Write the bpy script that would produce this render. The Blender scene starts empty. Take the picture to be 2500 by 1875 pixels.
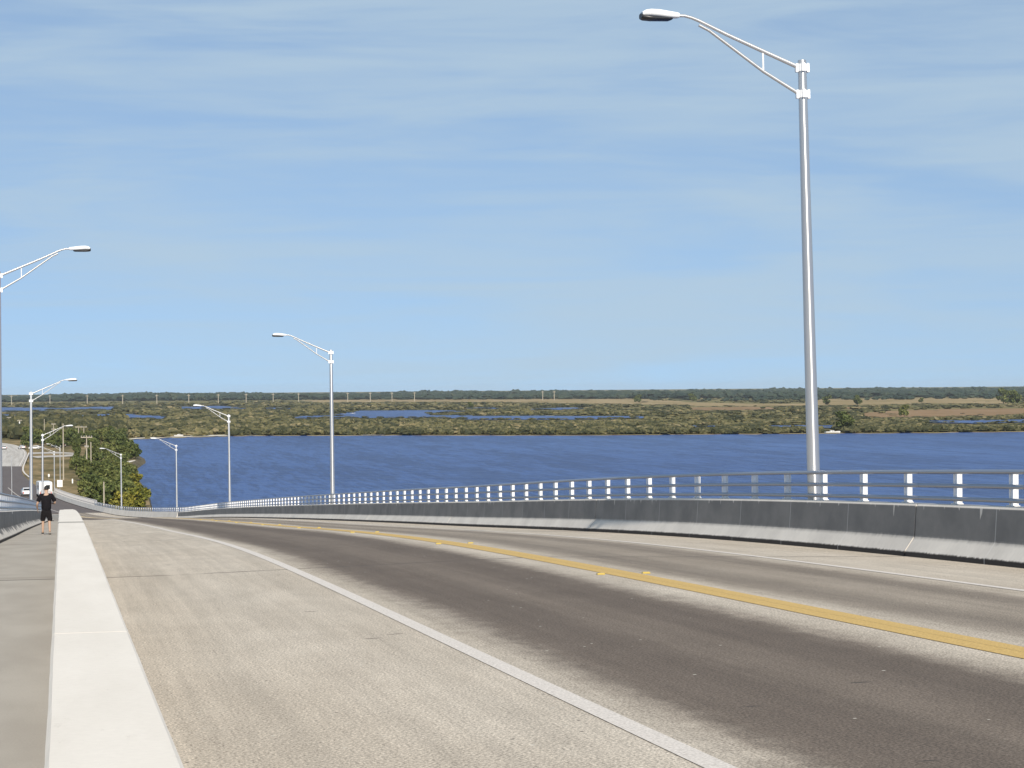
import bpy, bmesh, math, random
import numpy as np
from mathutils import Vector, Matrix
from mathutils.geometry import delaunay_2d_cdt
R = math.radians
random.seed(11); rng = np.random.default_rng(11)
S = bpy.context.scene
COL = S.collection

# ------------------------------------------------------------------ camera
FPX, PW, PH = 5000.0, 2500.0, 1875.0
YAW = math.atan((1250-172)/FPX); ROLL = R(0.46); PITCH = math.atan((948.0-PH/2)/FPX)
_cp, _sp, _cy, _sy = math.cos(PITCH), math.sin(PITCH), math.cos(YAW), math.sin(YAW)
def _rot(d):
    d = np.array([d[0], d[1]*_cp-d[2]*_sp, d[1]*_sp+d[2]*_cp])
    return np.array([d[0]*_cy+d[1]*_sy, -d[0]*_sy+d[1]*_cy, d[2]])
_c, _s = math.cos(ROLL), math.sin(ROLL)
RIGHT = _rot((_c, 0, -_s)); UP = _rot((_s, 0, _c)); FWD = _rot((0, 1, 0))
cam_d = bpy.data.cameras.new('camera'); cam = bpy.data.objects.new('camera', cam_d); COL.objects.link(cam)
cam_d.sensor_width = 36; cam_d.lens = FPX*36/PW; cam_d.clip_start = 0.1; cam_d.clip_end = 120000
cam.matrix_world = Matrix(((RIGHT[0], UP[0], -FWD[0], 0), (RIGHT[1], UP[1], -FWD[1], 0), (RIGHT[2], UP[2], -FWD[2], 0), (0, 0, 0, 1)))
S.camera = cam
def at(x, y, z):                       # where the sight line of a photo point meets the level z
    d = RIGHT*((x-PW/2)/FPX) + FWD - UP*((y-PH/2)/FPX)
    return d*(z/d[2])

# ------------------------------------------------------------------ light
SUN_EL, SUN_AZ = 32.0, 0.6             # sun behind the camera, a touch to its right
sd = Vector((math.sin(R(SUN_AZ))*math.cos(R(SUN_EL)), -math.cos(R(SUN_AZ))*math.cos(R(SUN_EL)), math.sin(R(SUN_EL))))
sl = bpy.data.lights.new('sun', 'SUN'); sl.energy = 5.0; sl.angle = R(0.53); sl.color = (1.0, 0.905, 0.77)
so = bpy.data.objects.new('sun', sl); COL.objects.link(so); so.rotation_euler = sd.to_track_quat('Z', 'Y').to_euler(); so.location = (0, -20, 60)
W = bpy.data.worlds.new('World'); S.world = W; W.use_nodes = True
def N(nt, kind, **kw):
    n = nt.nodes.new(kind)
    for k, v in kw.items():
        if k == 'ins':
            for a, b in v.items(): n.inputs[a].default_value = b
        else: setattr(n, k, v)
    return n
def build_world():
    nt = W.node_tree; nt.nodes.clear(); L = nt.links.new
    out = N(nt, 'ShaderNodeOutputWorld'); bg = N(nt, 'ShaderNodeBackground', ins={'Strength': 0.113})
    sky = N(nt, 'ShaderNodeTexSky', sky_type='NISHITA', sun_disc=False, sun_elevation=R(SUN_EL), sun_rotation=R(180-SUN_AZ))
    sky.altitude = 0; sky.air_density = 1.0; sky.dust_density = 0.35; sky.ozone_density = 3.0
    tc = N(nt, 'ShaderNodeTexCoord'); va = N(nt, 'ShaderNodeVectorMath', operation='MULTIPLY_ADD'); va.inputs[1].default_value = (1, 1, 0.9); va.inputs[2].default_value = (0, 0, 0.16)
    L(tc.outputs['Generated'], va.inputs[0]); vn = N(nt, 'ShaderNodeVectorMath', operation='NORMALIZE'); L(va.outputs[0], vn.inputs[0]); L(vn.outputs[0], sky.inputs['Vector'])
    def noise(scale, sc, det, dist, loc=(0, 0, 0), rot=(0, 0, 0)):
        mp = N(nt, 'ShaderNodeMapping'); mp.inputs['Scale'].default_value = sc; mp.inputs['Location'].default_value = loc; mp.inputs['Rotation'].default_value = rot
        L(tc.outputs['Generated'], mp.inputs['Vector'])
        n = N(nt, 'ShaderNodeTexNoise', ins={'Scale': scale, 'Detail': det, 'Roughness': 0.55, 'Distortion': dist})
        L(mp.outputs[0], n.inputs['Vector']); return n
    a = noise(1.0, (5, 5, 42), 5, 0.6, (3.1, 0.4, 0.2), (0.0, 0.05, 0))
    b = noise(1.0, (11, 11, 130), 4, 0.4, (0.3, 7.7, 1.2), (0.0, -0.03, 0))
    c = noise(1.0, (3, 3, 14), 2, 0.2, (9.3, 2.7, 4.2))
    m1 = N(nt, 'ShaderNodeMath', operation='MULTIPLY_ADD', ins={1: 0.35}); L(b.outputs[0], m1.inputs[0]); L(a.outputs[0], m1.inputs[2])
    m2 = N(nt, 'ShaderNodeMath', operation='MULTIPLY_ADD', ins={1: 0.55}); L(c.outputs[0], m2.inputs[0]); L(m1.outputs[0], m2.inputs[2])
    mr = N(nt, 'ShaderNodeMapRange', interpolation_type='SMOOTHSTEP', ins={'From Min': 0.66, 'From Max': 1.2, 'To Min': 0.25, 'To Max': 0.8}); L(m2.outputs[0], mr.inputs[0])
    mix = N(nt, 'ShaderNodeMix', data_type='RGBA'); mix.inputs['B'].default_value = (3.85, 4.95, 5.9, 1)
    L(mr.outputs[0], mix.inputs['Factor']); L(sky.outputs[0], mix.inputs['A'])
    L(mix.outputs['Result'], bg.inputs['Color']); L(bg.outputs[0], out.inputs['Surface'])
build_world()
V = S.view_settings; V.view_transform = 'Standard'; V.look = 'None'; V.exposure = 0.12; V.gamma = 1.0; V.use_curve_mapping = False
S.cycles.max_bounces = 6; S.cycles.volume_bounces = 0

# ------------------------------------------------------------------ materials
def mat(name, col, rough=0.7, metal=0.0, spec=0.4, fn=None):
    m = bpy.data.materials.new(name); m.use_nodes = True; nt = m.node_tree
    p = nt.nodes['Principled BSDF']; p.inputs['Base Color'].default_value = (*col, 1); p.inputs['Roughness'].default_value = rough
    p.inputs['Metallic'].default_value = metal; p.inputs['Specular IOR Level'].default_value = spec
    if fn: fn(nt, p, nt.links.new)
    return m
def coord(nt, which='Object', scale=(1, 1, 1)):
    if which == 'st':
        t = N(nt, 'ShaderNodeAttribute', attribute_name='st'); o = t.outputs['Vector']
    else:
        t = N(nt, 'ShaderNodeTexCoord'); o = t.outputs[which]
    mp = N(nt, 'ShaderNodeMapping'); mp.inputs['Scale'].default_value = scale; nt.links.new(o, mp.inputs['Vector']); return mp.outputs[0]
def nz(nt, vec, scale, det=3, rough=0.55, dist=0.0):
    n = N(nt, 'ShaderNodeTexNoise', ins={'Scale': scale, 'Detail': det, 'Roughness': rough, 'Distortion': dist}); nt.links.new(vec, n.inputs['Vector']); return n.outputs[0]
def rng_(nt, v, a, b, c=0.0, d=1.0, smooth=True):
    n = N(nt, 'ShaderNodeMapRange', interpolation_type='SMOOTHSTEP' if smooth else 'LINEAR', ins={'From Min': a, 'From Max': b, 'To Min': c, 'To Max': d}); nt.links.new(v, n.inputs[0]); return n.outputs[0]
def mth(nt, op, a, b=None):
    n = N(nt, 'ShaderNodeMath', operation=op)
    for i, v in enumerate((a, b)):
        if v is None: continue
        if isinstance(v, (int, float)): n.inputs[i].default_value = v
        else: nt.links.new(v, n.inputs[i])
    return n.outputs[0]
def mixc(nt, f, a, b, blend='MIX'):
    n = N(nt, 'ShaderNodeMix', data_type='RGBA', blend_type=blend)
    for key, v in (('Factor', f), ('A', a), ('B', b)):
        if isinstance(v, (int, float)): n.inputs[key].default_value = v
        elif isinstance(v, tuple): n.inputs[key].default_value = (*v, 1) if len(v) == 3 else v
        else: nt.links.new(v, n.inputs[key])
    return n.outputs['Result']
def sep(nt, v):
    n = N(nt, 'ShaderNodeSeparateXYZ'); nt.links.new(v, n.inputs[0]); return n.outputs
def bump(nt, p, h, strength, dist=0.01):
    b = N(nt, 'ShaderNodeBump', ins={'Strength': strength, 'Distance': dist}); nt.links.new(h, b.inputs['Height']); nt.links.new(b.outputs[0], p.inputs['Normal'])

def f_road(nt, p, L):
    st = coord(nt, 'st'); xyz = sep(nt, st); u, v = xyz[0], xyz[1]
    wob = nz(nt, coord(nt, 'st', (0.5, 0.03, 1)), 1.0, 3); uw = mth(nt, 'ADD', u, mth(nt, 'MULTIPLY', mth(nt, 'SUBTRACT', wob, 0.5), 0.9)); uw = mth(nt, 'ADD', uw, mth(nt, 'MULTIPLY', mth(nt, 'SUBTRACT', nz(nt, coord(nt, 'st', (4.0, 2.2, 1)), 1.0, 5, 0.7), 0.5), 0.55))
    def band(a, b, soft): return mth(nt, 'MULTIPLY', rng_(nt, uw, a-soft, a+soft), rng_(nt, uw, b-soft, b+soft, 1.0, 0.0))
    laneL = band(3.72, 6.62, 0.34); laneR = band(7.75, 10.75, 0.45)
    wheelL = mth(nt, 'ADD', band(4.05, 4.9, 0.3), band(5.55, 6.35, 0.3)); wheelR = mth(nt, 'ADD', band(8.1, 8.8, 0.35), band(9.75, 10.5, 0.3))
    big = nz(nt, coord(nt, 'st', (0.7, 0.12, 1)), 1.0, 4); fine = nz(nt, st, 52.0, 3, 0.7); mid = nz(nt, st, 14.0, 4, 0.7)
    c = mixc(nt, rng_(nt, big, 0.3, 0.7), (0.465, 0.41, 0.342), (0.525, 0.47, 0.40))
    c = mixc(nt, mth(nt, 'MULTIPLY', laneL, 0.93), c, (0.150, 0.120, 0.097))
    c = mixc(nt, mth(nt, 'MULTIPLY', laneR, 0.62), c, (0.175, 0.141, 0.110))
    c = mixc(nt, mth(nt, 'MULTIPLY', wheelL, 0.55), c, (0.105, 0.083, 0.068))
    c = mixc(nt, mth(nt, 'MULTIPLY', wheelR, 0.42), c, (0.118, 0.097, 0.080))
    c = mixc(nt, 1.0, c, mixc(nt, rng_(nt, fine, 0.28, 0.72), (0.38, 0.37, 0.36), (1.60, 1.58, 1.54)), 'MULTIPLY')
    c = mixc(nt, 1.0, c, mixc(nt, rng_(nt, mid, 0.3, 0.7), (0.90, 0.90, 0.90), (1.09, 1.09, 1.09)), 'MULTIPLY')
    strk = nz(nt, coord(nt, 'st', (5.5, 0.10, 1)), 1.0, 4, 0.65); blot = nz(nt, coord(nt, 'st', (1.3, 0.5, 1)), 1.0, 5, 0.65)
    c = mixc(nt, 1.0, c, mixc(nt, rng_(nt, strk, 0.3, 0.7), (0.91, 0.91, 0.91), (1.08, 1.08, 1.08)), 'MULTIPLY'); c = mixc(nt, 1.0, c, mixc(nt, rng_(nt, blot, 0.3, 0.7), (0.93, 0.925, 0.92), (1.06, 1.06, 1.06)), 'MULTIPLY')
    # sparse pale chips and dark specks
    vo = N(nt, 'ShaderNodeTexVoronoi', feature='F1', ins={'Scale': 9.0}); L(st, vo.inputs['Vector'])
    ws = N(nt, 'ShaderNodeTexWhiteNoise', noise_dimensions='3D'); L(vo.outputs['Color'], ws.inputs[0])
    spot = rng_(nt, vo.outputs['Distance'], 0.10, 0.16, 1.0, 0.0)
    c = mixc(nt, mth(nt, 'MULTIPLY', spot, mth(nt, 'GREATER_THAN', ws.outputs[0], 0.965)), c, (0.62, 0.58, 0.5))
    c = mixc(nt, mth(nt, 'MULTIPLY', spot, mth(nt, 'LESS_THAN', ws.outputs[0], 0.02)), c, (0.07, 0.06, 0.055))
    vd = N(nt, 'ShaderNodeTexVoronoi', feature='F1', ins={'Scale': 1.0}); L(coord(nt, 'st', (1.9, 5.5, 1)), vd.inputs['Vector']); wd = N(nt, 'ShaderNodeTexWhiteNoise', noise_dimensions='3D'); L(vd.outputs['Color'], wd.inputs[0])
    c = mixc(nt, mth(nt, 'MULTIPLY', rng_(nt, vd.outputs['Distance'], 0.10, 0.22, 0.85, 0.0), mth(nt, 'LESS_THAN', wd.outputs[0], 0.012)), c, (0.06, 0.05, 0.045))
    # joints across the deck every 21.3 m, cracked and partly filled
    jw = mth(nt, 'ADD', v, mth(nt, 'MULTIPLY', mth(nt, 'SUBTRACT', nz(nt, coord(nt, 'st', (1.2, 0.0, 1)), 1.0, 4), 0.5), 0.25))
    jd = mth(nt, 'ABSOLUTE', mth(nt, 'SUBTRACT', mth(nt, 'MODULO', mth(nt, 'ADD', jw, 42.6+10.65-10.7), 21.3), 10.65))
    jl = mth(nt, 'MULTIPLY', rng_(nt, jd, 0.03, 0.09, 1.0, 0.0), rng_(nt, nz(nt, coord(nt, 'st', (0.9, 0.25, 1)), 1.0, 3), 0.36, 0.5, 0.25, 0.9)); jl = mth(nt, 'MULTIPLY', jl, mth(nt, 'GREATER_THAN', v, 20.0))
    c = mixc(nt, jl, c, (0.09, 0.075, 0.065))
    L(c, p.inputs['Base Color']); bump(nt, p, fine, 0.5, 0.004)
def f_asphalt(nt, p, L):
    st = coord(nt, 'st'); a = nz(nt, coord(nt, 'st', (0.6, 0.03, 1)), 1.0, 4); b = nz(nt, st, 6.0, 3)
    c = mixc(nt, a, (0.105, 0.088, 0.085), (0.15, 0.13, 0.122)); c = mixc(nt, 0.5, c, mixc(nt, b, (0.6, 0.6, 0.6), (1.4, 1.4, 1.4)), 'MULTIPLY'); L(c, p.inputs['Base Color'])
def f_pale(nt, p, L):
    st = coord(nt, 'st'); a = nz(nt, coord(nt, 'st', (0.8, 0.02, 1)), 1.0, 4)
    L(mixc(nt, rng_(nt, a, 0.35, 0.65), (0.40, 0.37, 0.335), (0.52, 0.49, 0.45)), p.inputs['Base Color'])
def f_walk(nt, p, L):
    st = coord(nt, 'st'); a = nz(nt, coord(nt, 'st', (1.0, 0.35, 1)), 1.2, 5); b = nz(nt, coord(nt, 'st', (2.0, 14, 1)), 3.0, 4); f = nz(nt, st, 60, 2)
    c = mixc(nt, rng_(nt, a, 0.3, 0.7), (0.375, 0.345, 0.305), (0.435, 0.405, 0.36))
    c = mixc(nt, rng_(nt, b, 0.55, 0.8, 0, 0.35), c, (0.30, 0.28, 0.25)); c = mixc(nt, 0.6, c, mixc(nt, f, (0.75, 0.75, 0.75), (1.25, 1.25, 1.25)), 'MULTIPLY'); L(c, p.inputs['Base Color'])
    v = sep(nt, st)[1]; jd = mth(nt, 'SUBTRACT', mth(nt, 'MODULO', mth(nt, 'ADD', v, 42.6+10.65-10.7), 21.3), 10.65)
    jm_ = mth(nt, 'MULTIPLY', rng_(nt, mth(nt, 'ABSOLUTE', jd), 0.05, 0.13, 0.8, 0.0), 1.0); c = mixc(nt, jm_, c, (0.10, 0.09, 0.08))
    c = mixc(nt, rng_(nt, mth(nt, 'ABSOLUTE', mth(nt, 'SUBTRACT', jd, 0.55)), 0.25, 0.4, 0.45, 0.0), c, (0.27, 0.24, 0.205)); L(c, p.inputs['Base Color'])
    bump(nt, p, b, 0.25, 0.004)
def f_wall(nt, p, L):                    # painted white concrete, faint blotches
    st = coord(nt, 'st'); a = nz(nt, coord(nt, 'st', (0.8, 2.0, 4)), 1.0, 5); f = nz(nt, st, 40, 3)
    c = mixc(nt, rng_(nt, a, 0.3, 0.75), (0.78, 0.725, 0.65), (0.73, 0.675, 0.60)); c = mixc(nt, 0.4, c, mixc(nt, f, (0.85, 0.85, 0.85), (1.12, 1.12, 1.12)), 'MULTIPLY'); L(c, p.inputs['Base Color'])
    v = sep(nt, st)[0]; jd = mth(nt, 'ABSOLUTE', mth(nt, 'SUBTRACT', mth(nt, 'MODULO', mth(nt, 'ADD', v, 42.6+10.65-10.7), 21.3), 10.65))
    c = mixc(nt, mth(nt, 'MULTIPLY', rng_(nt, jd, 0.25, 0.5, 0.8, 0.0), mth(nt, 'GREATER_THAN', v, 20.0)), c, (0.26, 0.24, 0.21)); spk = nz(nt, coord(nt, 'st', (2.2, 5, 9)), 1.0, 6, 0.7)
    c = mixc(nt, rng_(nt, spk, 0.63, 0.74, 0.0, 0.35), c, (0.50, 0.45, 0.385)); L(c, p.inputs['Base Color'])
    bump(nt, p, f, 0.1, 0.002)
def f_parapet(edge, soft, dark, spikes, rf=7.0):  # upright face darkened above a ragged edge, paler toe, tar-black lip
    def fn(nt, p, L):
        st = coord(nt, 'st'); xyz = sep(nt, st); v, h = xyz[0], xyz[1]
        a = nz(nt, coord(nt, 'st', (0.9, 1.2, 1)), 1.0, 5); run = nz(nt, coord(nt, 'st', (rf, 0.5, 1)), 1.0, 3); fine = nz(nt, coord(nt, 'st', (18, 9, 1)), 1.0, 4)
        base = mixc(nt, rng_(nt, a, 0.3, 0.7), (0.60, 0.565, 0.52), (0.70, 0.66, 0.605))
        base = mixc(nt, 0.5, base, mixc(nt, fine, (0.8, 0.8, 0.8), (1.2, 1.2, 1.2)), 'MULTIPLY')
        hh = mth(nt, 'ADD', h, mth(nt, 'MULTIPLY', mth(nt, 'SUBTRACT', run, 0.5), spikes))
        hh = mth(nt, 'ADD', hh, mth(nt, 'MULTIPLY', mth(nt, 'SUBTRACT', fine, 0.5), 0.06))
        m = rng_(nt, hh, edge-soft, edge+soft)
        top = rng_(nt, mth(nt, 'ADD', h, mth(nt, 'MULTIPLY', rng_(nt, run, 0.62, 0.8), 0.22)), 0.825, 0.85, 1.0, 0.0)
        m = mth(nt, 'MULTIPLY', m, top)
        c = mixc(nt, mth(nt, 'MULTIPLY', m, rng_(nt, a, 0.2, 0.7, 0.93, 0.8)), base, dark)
        lip = rng_(nt, mth(nt, 'ADD', h, mth(nt, 'MULTIPLY', mth(nt, 'SUBTRACT', fine, 0.5), 0.05)), 0.075, 0.105, 1.0, 0.0)
        c = mixc(nt, mth(nt, 'MULTIPLY', lip, 0.96), c, (0.028, 0.024, 0.024))
        jd = mth(nt, 'ABSOLUTE', mth(nt, 'SUBTRACT', mth(nt, 'MODULO', mth(nt, 'ADD', v, 63.9-10.7+1.5214), 3.0428), 1.5214))
        c = mixc(nt, mth(nt, 'MULTIPLY', rng_(nt, jd, 0.008, 0.02, 1.0, 0.0), 0.35), c, (0.75, 0.74, 0.72))
        L(c, p.inputs['Base Color']); bump(nt, p, fine, 0.3, 0.006)
    return fn
def f_metal(nt, p, L, rot=0.25):
    a = nz(nt, coord(nt, 'Object', (6, 6, 0.6)), 1.0, 4); L(mixc(nt, a, (0.52, 0.525, 0.53), (0.63, 0.63, 0.625)), p.inputs['Base Color']); L(rng_(nt, a, 0, 1, 0.30, 0.38), p.inputs['Roughness'])
    tg = N(nt, 'ShaderNodeTangent', direction_type='RADIAL', axis='Z'); L(tg.outputs[0], p.inputs['Tangent']); p.inputs['Anisotropic'].default_value = 0.8; p.inputs['Anisotropic Rotation'].default_value = rot
def f_water(nt, p, L):
    o = coord(nt, 'Object')
    r = coord(nt, 'Object', (0.16, 0.11, 1)); w1 = nz(nt, r, 1.0, 4, 0.6, 0.6); w2 = nz(nt, coord(nt, 'Object', (0.55, 0.42, 1)), 1.0, 4, 0.65, 0.5); big = nz(nt, coord(nt, 'Object', (0.006, 0.0022, 1)), 1.0, 4, 0.6)
    h = mth(nt, 'ADD', mth(nt, 'MULTIPLY', w1, 1.6), mth(nt, 'MULTIPLY', w2, 0.55)); bump(nt, p, h, 1.0, 0.9)
    g1 = nz(nt, coord(nt, 'Object', (0.62, 0.050, 1)), 1.0, 3, 0.65, 0.4); g2 = nz(nt, coord(nt, 'Object', (0.07, 0.008, 1)), 1.0, 3, 0.6, 0.3)  # wave flecks: uneven reflection painted into the base colour as streaks
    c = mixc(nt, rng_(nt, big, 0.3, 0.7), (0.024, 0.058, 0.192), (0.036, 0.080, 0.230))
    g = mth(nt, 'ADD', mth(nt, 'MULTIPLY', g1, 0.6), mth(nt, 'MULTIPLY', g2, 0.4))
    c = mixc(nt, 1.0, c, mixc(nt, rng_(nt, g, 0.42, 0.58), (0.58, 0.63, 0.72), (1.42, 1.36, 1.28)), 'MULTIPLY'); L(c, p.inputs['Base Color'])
    p.inputs['IOR'].default_value = 1.33; p.inputs['Roughness'].default_value = 0.34; p.inputs['Specular IOR Level'].default_value = 0.28
def f_marsh(nt, p, L):
    a = nz(nt, coord(nt, 'Object', (0.010, 0.006, 1)), 1.0, 5, 0.6); b = nz(nt, coord(nt, 'Object', (0.06, 0.03, 1)), 1.0, 4); c3 = nz(nt, coord(nt, 'Object', (0.0022, 0.0016, 1)), 1.0, 3)
    c = mixc(nt, rng_(nt, a, 0.35, 0.65), (0.105, 0.108, 0.038), (0.215, 0.180, 0.088)); c = mixc(nt, rng_(nt, c3, 0.5, 0.7, 0, 0.5), c, (0.20, 0.135, 0.075))
    L(mixc(nt, 0.7, c, mixc(nt, b, (0.55, 0.55, 0.55), (1.45, 1.45, 1.45)), 'MULTIPLY'), p.inputs['Base Color'])
def f_two(c1, c2, sx, sy, lo=0.35, hi=0.65):
    def fn(nt, p, L):
        a = nz(nt, coord(nt, 'Object', (sx, sy, 1)), 1.0, 5, 0.65); L(mixc(nt, rng_(nt, a, lo, hi), c1, c2), p.inputs['Base Color'])
    return fn
def f_leaf(c1, c2, c3, rand=True):
    def fn(nt, p, L):
        t = N(nt, 'ShaderNodeAttribute', attribute_name='jit'); oi = N(nt, 'ShaderNodeObjectInfo')
        c = mixc(nt, rng_(nt, t.outputs['Fac'], 0.0, 0.7), c1, c2); c = mixc(nt, rng_(nt, t.outputs['Fac'], 0.72, 1.0), c, c3)
        if rand: c = mixc(nt, 1.0, c, mixc(nt, oi.outputs['Random'], (0.72, 0.78, 0.7), (1.25, 1.18, 1.15)), 'MULTIPLY')
        L(c, p.inputs['Base Color'])
        p.inputs['Transmission Weight'].default_value = 0.0
    return fn
M = {
 'road': mat('worn_concrete_deck', (.4,.4,.4), .88, spec=.25, fn=f_road), 'asphalt': mat('asphalt', (.1,.1,.1), .9, spec=.2, fn=f_asphalt),
 'pale': mat('pale_road', (.45,.45,.4), .9, spec=.2, fn=f_pale), 'walk': mat('sidewalk_concrete', (.35,.34,.3), .9, spec=.2, fn=f_walk),
 'wall': mat('white_coated_concrete', (.75,.72,.68), .85, spec=.25, fn=f_wall),
 'parR': mat('dark_faced_concrete', (.6,.6,.6), .85, spec=.25, fn=f_parapet(0.315, 0.05, (0.135, 0.135, 0.138), 0.05)),
 'parL': mat('dark_streaked_concrete', (.6,.6,.6), .85, spec=.25, fn=f_parapet(0.25, 0.05, (0.10, 0.10, 0.105), 0.75, 0.55)),
 'parA': mat('newer_concrete', (.6,.6,.6), .85, spec=.25, fn=f_parapet(1.6, 0.05, (0.3, 0.3, 0.3), 0.05)),
 'alu': mat('spun_aluminium', (.75,.76,.77), .42, metal=.75, spec=.5, fn=f_metal),
 'alu2': mat('brushed_aluminium_arm', (.75,.76,.77), .42, metal=.6, spec=.5, fn=lambda nt, p, L: f_metal(nt, p, L, 0.0)),
 'rail': mat('weathered_aluminium_rail', (.33,.36,.42), .45, metal=.7, spec=.5), 'cast': mat('white_cast_aluminium', (.82,.83,.84), .5, metal=.25, spec=.5),
 'lamp': mat('lamp_housing_grey_white', (.78,.80,.80), .5, spec=.4), 'lens': mat('dark_lamp_glass', (.02,.022,.025), .45, spec=.5),
 'white': mat('white_road_paint', (.62,.60,.585), .8, spec=.25, fn=lambda nt, p, L: L(mixc(nt, rng_(nt, nz(nt, coord(nt, 'Object'), 55, 3), .3, .7), (.52,.475,.43), (.76,.70,.64)), p.inputs['Base Color'])),
 'yellow': mat('yellow_road_paint', (.5,.33,.06), .8, spec=.25, fn=lambda nt, p, L: L(mixc(nt, rng_(nt, nz(nt, coord(nt, 'Object'), 50, 3), .3, .7), (.46,.305,.105), (.66,.455,.165)), p.inputs['Base Color'])),
 'amber': mat('amber_reflector', (.50,.36,.08), .3, spec=.5),
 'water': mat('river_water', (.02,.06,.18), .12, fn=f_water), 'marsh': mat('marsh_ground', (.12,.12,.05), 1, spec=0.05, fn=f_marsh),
 'grass': mat('dry_roadside_grass', (.2,.17,.08), 1, spec=0.05, fn=f_two((.115,.098,.045), (.29,.215,.115), .12, .035)),
 'tan': mat('tan_sedge', (.3,.22,.13), 1, spec=0.05, fn=f_two((.235,.18,.088), (.36,.275,.155), .02, .004)), 'rust': mat('rust_sedge', (.25,.15,.09), 1, spec=0.05, fn=f_two((.225,.15,.082), (.285,.19,.11), .02, .005)),
 'mud': mat('shore_mud', (.12,.10,.07), 1, spec=.1, fn=f_two((.075,.065,.04), (.16,.135,.09), .4, .3)), 'sand': mat('sand', (.55,.5,.42), 1, spec=0.1, fn=f_two((.52,.47,.39), (.72,.67,.59), .3, .2)),
 'mangrove': mat('mangrove_leaves', (.1,.1,.04), .8, spec=0.15, fn=f_leaf((.036,.040,.018), (.124,.114,.052), (.215,.178,.098), False)),
 'forest': mat('far_forest_leaves', (.05,.07,.05), .9, spec=0.1, fn=f_leaf((.022,.036,.028), (.040,.056,.038), (.066,.076,.050), False)),
 'leafd': mat('dark_leaves', (.07,.08,.03), .7, spec=0.2, fn=f_leaf((.033,.048,.015), (.100,.124,.040), (.175,.188,.070))),
 'leafo': mat('olive_leaves', (.1,.1,.04), .7, spec=0.2, fn=f_leaf((.054,.066,.020), (.138,.156,.050), (.228,.228,.090))),
 'leafy': mat('yellow_green_leaves', (.2,.2,.03), .7, spec=0.2, fn=f_leaf((.070,.078,.016), (.195,.190,.034), (.330,.285,.050))),
 'bark': mat('bark', (.16,.13,.1), .9, spec=0.1), 'wood': mat('weathered_pole_wood', (.40,.36,.29), .9, spec=0.1), 'wooddark': mat('dark_pole_base', (.02,.02,.018), .9, spec=0.1),
 'skin': mat('skin', (.40,.27,.20), .6, spec=0.3), 'black': mat('black_cloth', (.010,.009,.011), .9, spec=0.12), 'black2': mat('black_shorts_cloth', (.012,.011,.012), .9, spec=0.12), 'hair': mat('dark_hair', (.008,.007,.007), .6),
 'shoe': mat('dark_shoe', (.03,.028,.03), .7), 'sole': mat('pale_sole', (.35,.33,.31), .8),
 'car': mat('white_car_paint', (.8,.8,.8), .3, spec=0.5), 'tyre': mat('rubber', (.02,.02,.02), .9), 'glass': mat('tinted_glass', (.015,.018,.02), .08, spec=0.6), 'red': mat('red_lamp', (.4,.02,.02), .3), 'trim': mat('dark_trim', (.04,.04,.042), .7), 'grey': mat('grey_panel', (.45,.43,.43), .7),
 'sign': mat('white_sign_face', (.78,.77,.74), .6), 'galv': mat('galvanised_steel', (.42,.42,.43), .55, metal=.5), 'ink': mat('grey_lettering', (.35,.35,.35), .8),
}

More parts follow.
